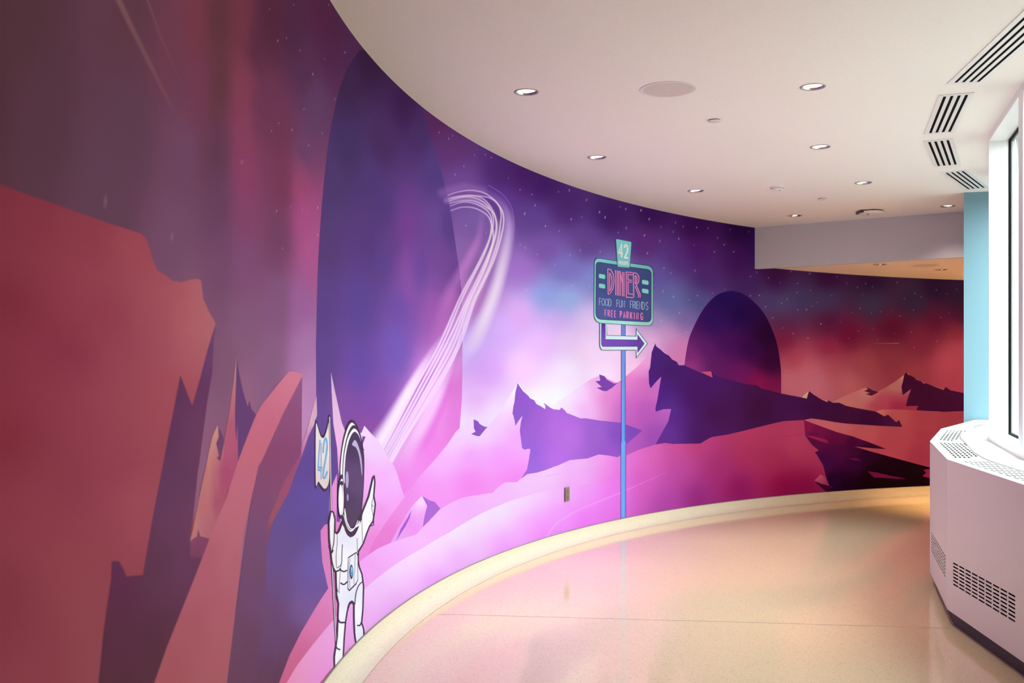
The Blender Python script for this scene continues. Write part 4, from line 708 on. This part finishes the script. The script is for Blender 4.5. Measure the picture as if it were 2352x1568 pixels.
suit = decal('space_suit', SIL, field([(790, 1240, (238, 234, 246)), (790, 1280, (255, 253, 255)), (770, 1330, (255, 253, 255)), (800, 1370, (234, 234, 246)), (785, 1360, (244, 242, 250)), (820, 1400, (255, 253, 255)), (775, 1450, (255, 253, 255)), (815, 1460, (240, 240, 250)), (760, 1230, (250, 244, 240)), (765, 1290, (244, 238, 236)), (840, 1200, (255, 253, 255)), (775, 1520, (255, 253, 255))], 3, 8), 9.8, an, step=.04)
k = Strokes()
def ol(fr, *p, w=1.3, n=3): k.line(smooth(px(fr, *p), n), w, OL)
ol('h', (655, 205), (672, 222), (695, 195), (722, 115), w=4.0); ol('h', (655, 60), (650, 170), (645, 300), (625, 390), w=2.2); ol('h', (604, 330), (622, 398), (640, 370), w=3)
ol('h', (676, 230), (674, 330), (665, 430), (670, 530), w=1.2); ol('h', (722, 320), (718, 420), (712, 500), (672, 535), w=1.8); ol('h', (640, 530), (655, 562), (690, 555), (705, 535), w=3.6)
ol('h', (715, 480), (700, 600), (692, 760), w=1.2); ol('h', (704, 550), (735, 566), (765, 552), w=3.4); ol('h', (704, 665), (735, 682), (768, 655), w=3.4); ol('h', (668, 580), (672, 700), (682, 750), w=1.6); ol('h', (670, 760), (686, 835), w=2.4)
ol('h', (855, 262), (858, 390), w=1.1); ol('h', (898, 45), (900, 200), (908, 320), w=1.0); ol('h', (862, 385), (905, 320), w=2.4); ol('h', (862, 460), (876, 540), w=2)
ol('h', (905, 655), (870, 690), (845, 760), (835, 860), w=2.4); ol('h', (683, 990), (700, 1022), (745, 1022), w=4.0); ol('h', (895, 1020), (880, 1050), (855, 1048), w=3.2); ol('h', (664, 1240), (682, 1262), (705, 1266), w=3.4); ol('h', (770, 900), (785, 850), (812, 832), (832, 862), w=3.2)
ol('g', (1004, 1330), (990, 1390), (988, 1450), w=1.2); ol('g', (985, 1405), (1003, 1415), (988, 1425), w=1.0); ol('g', (990, 1450), (1005, 1530), (1006, 1590), w=1.2); ol('g', (1005, 1590), (968, 1600), w=1.8)
k.build('suit_line', 11, suit, None, 'stuff')
pk = decal('chest_pack', px('h', (772, 438), (852, 388), (864, 420), (864, 640), (848, 676), (782, 742), (768, 720), (770, 520)), OL, 11.6, an)
decal('pack_face', px('h', (776, 446), (848, 400), (859, 428), (859, 635), (844, 668), (784, 728), (774, 712), (776, 520)), (246, 242, 250), 12.2, pk)
k = Strokes(); k.line(px('h', (790, 445), (784, 560), (790, 715)), 1, OL); k.line(px('h', (838, 410), (834, 540), (826, 600), (826, 680)), 1, OL); k.line(px('h', (780, 436), (850, 392)), 2.4, OL); k.line(px('h', (782, 738), (848, 672)), 2.8, OL); k.build('pack_line', 12.8, pk)
def ell(fr, x, y, rx, ry, n=28): return px(fr, *[(x+rx*math.cos(2*math.pi*i/n), y+ry*math.sin(2*math.pi*i/n)) for i in range(n)])
decal('button_rim', ell('h', 803, 568, 16, 66), (70, 70, 100), 13, pk); decal('button', ell('h', 805, 566, 10, 46), field([(805, 1302, (160, 214, 246)), (805, 1318, (96, 160, 220))], 3, 3), 13.6, pk)
HO = smooth(px('g', (702, 1180), (700, 1080), (712, 930), (738, 780), (770, 680), (802, 642), (835, 660), (872, 730), (900, 830), (918, 960), (920, 1080), (916, 1220), (906, 1370), (890, 1520))+px('h', (868, 170), (832, 238), (795, 254), (764, 232), (738, 170), (718, 70))+px('g', (712, 1400)), 3, True)
he = decal('helmet', HO, OL, 13, an, step=.04)
decal('helmet_shell', smooth(px('g', (706, 1180), (704, 1080), (717, 930), (742, 800), (772, 710), (804, 668), (835, 690), (868, 755), (890, 850), (880, 1000), (800, 1300), (880, 1560))+px('h', (840, 170), (802, 206), (770, 180), (745, 110), (728, 40))+px('g', (716, 1400)), 3, True), WHT, 13.6, he, step=.04)
decal('visor_rim', smooth(px('g', (722, 1200), (721, 1080), (733, 930), (760, 800), (790, 720), (822, 690), (855, 715), (885, 790), (908, 900), (917, 1040), (914, 1200), (904, 1370), (884, 1520))+px('h', (850, 150), (800, 192), (770, 165), (747, 90), (732, 20)), 3, True), OL, 14.2, he, step=.04)
decal('rim_highlight', smooth(px('g', (728, 1200), (728, 1080), (740, 940), (768, 812), (800, 745), (828, 720), (858, 745), (880, 800), (890, 840), (870, 785), (838, 750), (812, 765), (782, 830), (756, 950), (745, 1080), (744, 1200)), 3, True), WHT, 14.8, he)
k = Strokes(); k.line(smooth(px('g', (738, 1440), (750, 1510), (765, 1568))+px('h', (785, 170), (808, 184), (835, 168), (862, 105)), 3), (3.4, 1.6), WHT); k.build('rim_glint', 14.9, he)
decal('visor', smooth(px('g', (741, 1200), (742, 1080), (753, 950), (780, 830), (810, 765), (838, 750), (865, 785), (888, 860), (905, 960), (912, 1060), (908, 1200), (897, 1370), (875, 1500))+px('h', (838, 130), (803, 166), (778, 140), (756, 70)), 3, True), field([(800, 1030, (86, 66, 98)), (800, 1080, (108, 82, 122)), (820, 1120, (108, 82, 120)), (800, 1150, (92, 72, 104)), (800, 1190, (96, 76, 100))], 3, 10), 15.4, he, step=.04)
decal('visor_glint', smooth(px('g', (808, 868), (828, 826), (848, 838), (872, 900), (892, 990), (900, 1100), (896, 1142), (884, 1040), (868, 950), (842, 890)), 3, True), (202, 188, 220), 16, he)
decal('visor_glint', ell('g', 763, 1180, 14, 76), (190, 172, 208), 16, he); decal('visor_glint', ell('g', 768, 1340, 7, 32), (190, 172, 208), 16, he)
ep = decal('ear_pod', smooth(px('g', (710, 1142), (728, 1170), (740, 1260), (742, 1380), (734, 1490), (716, 1530), (694, 1515), (682, 1430), (678, 1310), (686, 1210)), 3, True), OL, 16.6, an)
decal('pod_cap', smooth(px('g', (711, 1172), (724, 1180), (732, 1250), (730, 1210), (714, 1190), (700, 1200)), 2, True), WHT, 17.2, ep)
decal('pod_face', ell('g', 704, 1362, 19, 138), WHT, 17.2, ep)
k = Strokes(); k.line(smooth(px('g', (722, 1230), (728, 1330), (724, 1450), (716, 1500)), 3), 2, WHT); k.build('pod_glint', 17.2, ep)
decal('ear_hinge', smooth(px('g', (698, 1155), (712, 1132), (726, 1145), (722, 1170), (704, 1175)), 2, True), OL, 17.8, an)
# ------------------------------------------------------------------ ceiling fittings
def downlight(x, y, z, label, watts, group='recessed downlights', colour=LAMP_C, cone=84):
    r = empty('recessed_downlight', (x, y, z), label, 'ceiling light', group)
    b = MB(); b.lathe([(RD-.007, .012), (RD-.007, -.001), (RD-.004, -.004), (RD+.002, -.004), (RD+.005, 0)], 40); b.build('trim_ring', M_trim, r, True, True)
    b = MB(); b.lathe([(RD-.008, -.001), (RD-.009, .004), (RD-.013, .010)], 40); b.build('reflector', M_chrome, r, True, True)
    gr = (RD-.0128)*(1 if watts > 30 else .6)
    b = MB(); b.lathe([(RD-.0125, .0102), (gr+.001, .0098)], 36); b.build('baffle', M_chrome, r, True, True)
    b = MB(); b.lathe([(gr, .0095), (gr*.8, .006), (gr*.4, .0040), (.001, .0035)], 32); b.build('lamp', M_glow, r, True, True)
    l = bpy.data.lights.new('downlight_beam', 'SPOT'); l.energy = watts; l.color = colour; l.spot_size = math.radians(cone); l.spot_blend = 1.0; l.shadow_soft_size = .03
    o = bpy.data.objects.new('beam', l); COL.objects.link(o); o.parent = r; o.location = (0, 0, .0015)
    return r
dlab = ['recessed downlight nearest the purple planet, left of the big round speaker', 'second recessed downlight along the mural edge of the ceiling',
        'third recessed downlight along the mural edge, above the diner sign', 'last recessed downlight along the mural, in front of the bulkhead',
        'large recessed downlight right of the big round speaker', 'recessed downlight in the middle of the ceiling, left of the shortest vents',
        'recessed downlight beyond the smoke detector, right of the small flat cap', 'recessed downlight washing the right end of the bulkhead']
for p, lb, k_ in zip(dl, dlab, (1.05, 1.1, 1.0, .07, .85, .70, .10, .38)): downlight(*p, CEIL, lb, LAMP_W*k_, colour=LAMP_C if k_ > .3 else LOW_C, cone=84 if k_ != .38 else 112)
for p, lb_ in zip(hid, ('recessed downlight above the near corridor, next to the red mountain', 'recessed downlight directly over the viewer', 'recessed downlight over the viewer on the window side')): downlight(*p, CEIL, lb_, LAMP_W*.45, 'downlights behind the viewer')
for p, lb in zip(ld, ('recessed downlight in the low ceiling, just behind the bulkhead edge', 'recessed downlight in the low ceiling beside the teal wall')):
    downlight(*p, LOW, lb, LAMP_W*.12, 'lamps in the low ceiling', LOW_C, 120)
for p, lb_ in zip(ld[2:], ('nearest the bulkhead', 'along the mural', 'farthest along', 'nearest the inner wall')): downlight(*p, LOW, 'added downlight out of sight round the corner of the corridor, '+lb_, LAMP_W*11, 'added lamps round the corner', LOW_C, 72)
def speaker(x, y, z, r, label):
    o = empty('ceiling_speaker', (x, y, z), label, 'speaker')
    b = MB(); b.lathe([(r, 0), (r, -.002), (r-.003, -.0035), (r-.020, -.0035), (r-.022, -.0018)], 56); b.build('rim', M_device, o, True, True)
    b = MB(); b.lathe([(r-.022, -.0016), (r*.5, -.0026), (.012, -.003), (.0005, -.003)], 56); b.build('grille', M_grille, o, True, True)
    b = MB(); b.lathe([(.009, -.003), (.008, -.0042), (.0005, -.0045)], 20); b.build('badge', M_device, o, True, True)
speaker(*on_ceil(1534, 205), CEIL, .160, 'large round flush speaker with pinkish grille in the main ceiling')
speaker(*on_level(2124, 609.5, LOW), LOW, .150, 'round speaker in the low ceiling beyond the bulkhead')
for (px, py), lb in (((1641, 275.5), 'flat round sprinkler cap right of the big speaker'), ((1889, 456), 'flat round sprinkler cap beyond the smoke detector')):
    x, y = on_ceil(px, py); o = empty('sprinkler_cap', (x, y, CEIL), lb, 'sprinkler', 'sprinkler caps')
    b = MB(); b.lathe([(.034, 0), (.034, -.006)], 32); b.build('collar', M_trim, o, True, True)
    b = MB(); b.lathe([(.040, -.006), (.041, -.0075), (.040, -.009), (.001, -.010)], 36); b.build('cover_plate', M_device, o, True, True)
x, y = on_ceil(1785, 430); o = empty('smoke_detector', (x, y, CEIL), 'small white domed smoke detector between the downlights', 'smoke detector')
b = MB(); b.lathe([(.062, 0), (.062, -.006), (.056, -.009)], 36); b.build('base_ring', M_device, o, True, True)
b = MB(); b.lathe([(.052, -.008), (.048, -.016), (.036, -.026), (.001, -.030)], 36); b.build('dome', M_white, o, True, True)
b = MB(); b.lathe([(.0505, -.011), (.0505, -.0125), (.0495, -.014)], 36); b.build('sensor_slot', M_dark, o, True, True)
b = MB(); b.lathe([(.006, -.026), (.005, -.031), (.0005, -.032)], 12, (.02, -.012, 0)); b.build('indicator', M_dark, o, True, True)
x, y = on_ceil(1998, 484); o = empty('ceiling_sensor', (x, y, CEIL), 'white ceiling unit with a black mounting gap, before the bulkhead', 'ceiling sensor')
b = MB(); b.lathe([(.075, 0), (.075, -.014)], 32); b.box((-.112, -.07, -.026), (-.02, .07, -.002)); b.build('bracket', M_dark, o, False, True)
b = MB(); b.lathe([(.105, -.010), (.118, -.012), (.120, -.020), (.108, -.030), (.06, -.036), (.001, -.038)], 40, (.012, 0, 0)); b.build('housing', M_device, o, True, True)
b = MB(); b.lathe([(.012, -.035), (.010, -.041), (.0005, -.042)], 16, (-.03, -.03, 0)); b.build('lens', M_dark, o, True, True)
VENT = [((2330, 43.4), (2174.8, 192), (2252, 190), 1.62, 'longest slotted air vent, at the upper right corner of the ceiling'),
        ((2155.7, 217.7), (2122, 307.4), (2187.4, 305.7), None, 'second slotted air vent from the right corner, leaning like the one before it'),
        ((2120, 323.6), (2145.5, 382.8), (2199, 381.3), None, 'third slotted air vent, slanting the other way above the window jamb'),
        ((2160, 395.4), (2217.3, 435.6), (2265.7, 433.6), None, 'farthest slotted air vent, ending at the teal wall')]
for pa, pb, pc, ln, lb in VENT:
    a, b_, c = (Vector(on_ceil(*p)) for p in (pb, pa, pc))   # far-left, near-left, far-right corners
    d = (b_-a).normalized(); L = ln or (b_-a).length; n = Vector((-d.y, d.x)); n = n if (c-a).dot(n) > 0 else -n; w = max(.19, (c-a).dot(n))
    o = empty('air_vent', (a.x, a.y, CEIL), lb, 'air vent', 'slot vents over the window bay')
    Q = lambda u, t, z: (*(d*u+n*t), z)
    def bar(b, u0, u1, t0, t1, z0, z1): b.hexa([Q(u0, t0, z0), Q(u1, t0, z0), Q(u1, t1, z0), Q(u0, t1, z0), Q(u0, t0, z1), Q(u1, t0, z1), Q(u1, t1, z1), Q(u0, t1, z1)])
    e_, bw, zb, zc = .030*w/.2, .023*w/.2, -.005, -.0005
    t0, t1 = e_, w-e_; sl = (t1-t0-3*bw)/4
    b = MB(); bar(b, 0, L, 0, e_, zb, zc); bar(b, 0, L, w-e_, w, zb, zc); bar(b, 0, .03, e_, w-e_, zb, zc); bar(b, L-.03, L, e_, w-e_, zb, zc); b.build('frame', M_white, o, False, True)
    b = MB(); bar(b, .03, L-.03, e_, w-e_, -.0025, -.001); b.build('vent_shade', M_black, o, False, True)  # black sheet in place of the shade up inside the slots
    for k in range(3):
        b = MB(); q = t0+sl+k*(sl+bw); bar(b, .03, L-.03, q, q+bw, zb+.0005, -.0026); b.build('slat', M_white, o, False, True)

# ------------------------------------------------------------------ outlet on the mural
s, z = on_wall(1299.5, 1134.5); c = Vector(wall(s, z, .012)); n = wall_n(s); u = Vector((n.y, -n.x, 0))
o = empty('wall_outlet', wall(s, z, .012), 'small beige power outlet low on the pink dunes, left of the sign pole', 'outlet', rz=math.atan2(n.y, n.x)+math.pi/2)
b = MB(); b.hexa([(-.036, 0, -.059), (.036, 0, -.059), (.036, 0, .059), (-.036, 0, .059), (-.033, -.007, -.056), (.033, -.007, -.056), (.033, -.007, .056), (-.033, -.007, .056)]); b.build('plate', M_plate, o, False, True)
for k in (-.025, .025):
    b = MB(); b.box((-.015, -.010, k-.018), (.015, -.006, k+.018)); r_ = b.build('socket', M_plate, o, False, True)
    b = MB(); b.box((-.008, -.0105, k-.006), (-.005, -.0095, k+.008)); b.box((.005, -.0105, k-.006), (.008, -.0095, k+.008)); b.build('slot', M_dark, r_, False, True)

# ------------------------------------------------------------------ radiator cover under the windows
PC = [(4.01, 8.90), (3.306, 7.91), (2.781, 6.83), (2.417, 5.70), (2.304, 4.62), (2.21, 3.1)]
QC = [(4.06, 8.60), (3.60, 8.0), (3.26, 7.43), (3.10, 7.10), (3.018, 6.87), (2.87, 6.45), (2.743, 6.10), (2.65, 5.78), (2.60, 5.55), (2.57, 5.30), (2.55, 5.12), (2.52, 4.55), (2.49, 3.9), (2.47, 3.1)]
NS = 5
QC = smooth(QC, NS)
cab = empty('radiator_cover', (2.9, 6.0, 0), 'faceted white radiator cover with slotted grilles under the bay windows', 'radiator cover')
ZB = .086
def inset(pts, d):                                     # the plan line moved towards the wall by d, corners mitred
    o = []
    for i, p in enumerate(pts):
        ns = []
        for a, b in ((i-1, i), (i, i+1)):
            if 0 <= a and b < len(pts):
                v = (Vector(pts[b])-Vector(pts[a])).normalized(); n = Vector((-v.y, v.x)); ns.append(n if n.x > 0 else -n)
        m = sum(ns, Vector((0, 0))).normalized(); o.append(Vector(p)+m*d/max(.4, m.dot(ns[0])))
    return o
PK, PK2 = inset(PC, .036), inset(PC, .060)
mit = [NS*q for q in (0, 1, 4, 7, 11, 13)]
for i in range(5):
    A, B = Vector(PC[i]), Vector(PC[i+1]); d = (B-A).normalized(); L = (B-A).length; n = Vector((-d.y, d.x)); n = n if n.x > 0 else -n
    # front panel, drawn in (u, h): h runs 0..1 from the foot to the sloping top
    H = lambda u: zt((A+d*u).y)-ZB
    hs = []
    k = int((L-.10)/.1)
    for r_ in range(7):
        zz = .247+.019*r_
        for c_ in range(k):
            ua = (L-k*.1)/2+c_*.1+.008; ub = ua+.084
            hs.append([(ua, zz-.0045), (ub, zz-.0045), (ub, zz+.0045), (ua, zz+.0045)])
    vv, ff = sheet([(0, ZB), (L, ZB), (L, zt(B.y)-.001), (0, zt(A.y)-.001)], hs)
    o = mesh('front_panel', [(*(A+d*u), z) for u, z in vv], ff, M_cab_shaded, cab)
    m_ = o.modifiers.new('sheet', 'SOLIDIFY'); m_.thickness = .0015; m_.offset = 0
    o = mesh('slot_shade', [(*(A+d*.03+n*.05), .22), (*(B-d*.03+n*.05), .22), (*(B-d*.03+n*.05), .39), (*(A+d*.03+n*.05), .39)], [(0, 1, 2, 3)], M_black, cab)  # black sheet standing in for the dark inside the cover
    # slotted top
    ql = QC[mit[i]:mit[i+1]+1]
    hs = []
    for r_ in range(7):
        off = .055+.0235*r_
        ua0, ub0 = .07+off*.10, L-.07-off*.10
        k = max(1, int((ub0-ua0)/.1))
        for c_ in range(k):
            ua = (ua0+ub0)/2-k*.05+c_*.1+.008; ub = ua+.084
            hs.append([tuple(A+d*a+n*b2) for a, b2 in ((ua, off-.0065), (ub, off-.0065), (ub, off+.0065), (ua, off+.0065))])
    poly = [tuple(A), tuple(B)]+ql[::-1]
    hs = [h for h in hs if all(inside(p, poly) for p in h)]
    vv, ff = sheet(poly, hs)
    o = mesh('top_panel', [(x, y, zt(y)) for x, y in vv], ff, M_cab_lit, cab)
    m_ = o.modifiers.new('sheet', 'SOLIDIFY'); m_.thickness = .0012; m_.offset = 0
    o = mesh('slot_shade', [(*(A+n*.02), zt(A.y)-.05), (*(B+n*.02), zt(B.y)-.05), (*(B+n*.24), zt(B.y)-.05), (*(A+n*.24), zt(A.y)-.05)], [(0, 1, 2, 3)], M_black, cab)  # black sheet for the shade below the top slots
    # recessed plinth
    a2, b2, a3, b3 = PK[i], PK[i+1], PK2[i], PK2[i+1]
    prism([a2, b2, b3, a3], .0005, ZB+.003).build('plinth', M_plinth, cab)
    prism([A+n*.004, B+n*.004, B+n*.075, A+n*.075], ZB, ZB+.004).build('underside', M_cab_shaded, cab)
sill = QC+[(2.62, 3.1), (2.70, 4.28), (2.832, 5.66), (3.20, 6.85), (3.76, 7.95), (4.37, 8.80), (4.013, 8.89)]
prism(sill, lambda p: zt(p[1])-.01, lambda p: zt(p[1])+.003).build('window_board', M_cab_lit, cab)
b = MB()
for (x0, y0), (x1, y1) in zip(QC, QC[1:]):
    d = Vector((x1-x0, y1-y0)).normalized(); n = Vector((-d.y, d.x))*.004
    b.add([(x0+n.x, y0+n.y, zt(y0)+.0035), (x0-n.x, y0-n.y, zt(y0)+.0035), (x1-n.x, y1-n.y, zt(y1)+.0035), (x1+n.x, y1+n.y, zt(y1)+.0035)], [(0, 1, 2, 3)])
b.build('seam', M_strip, cab)
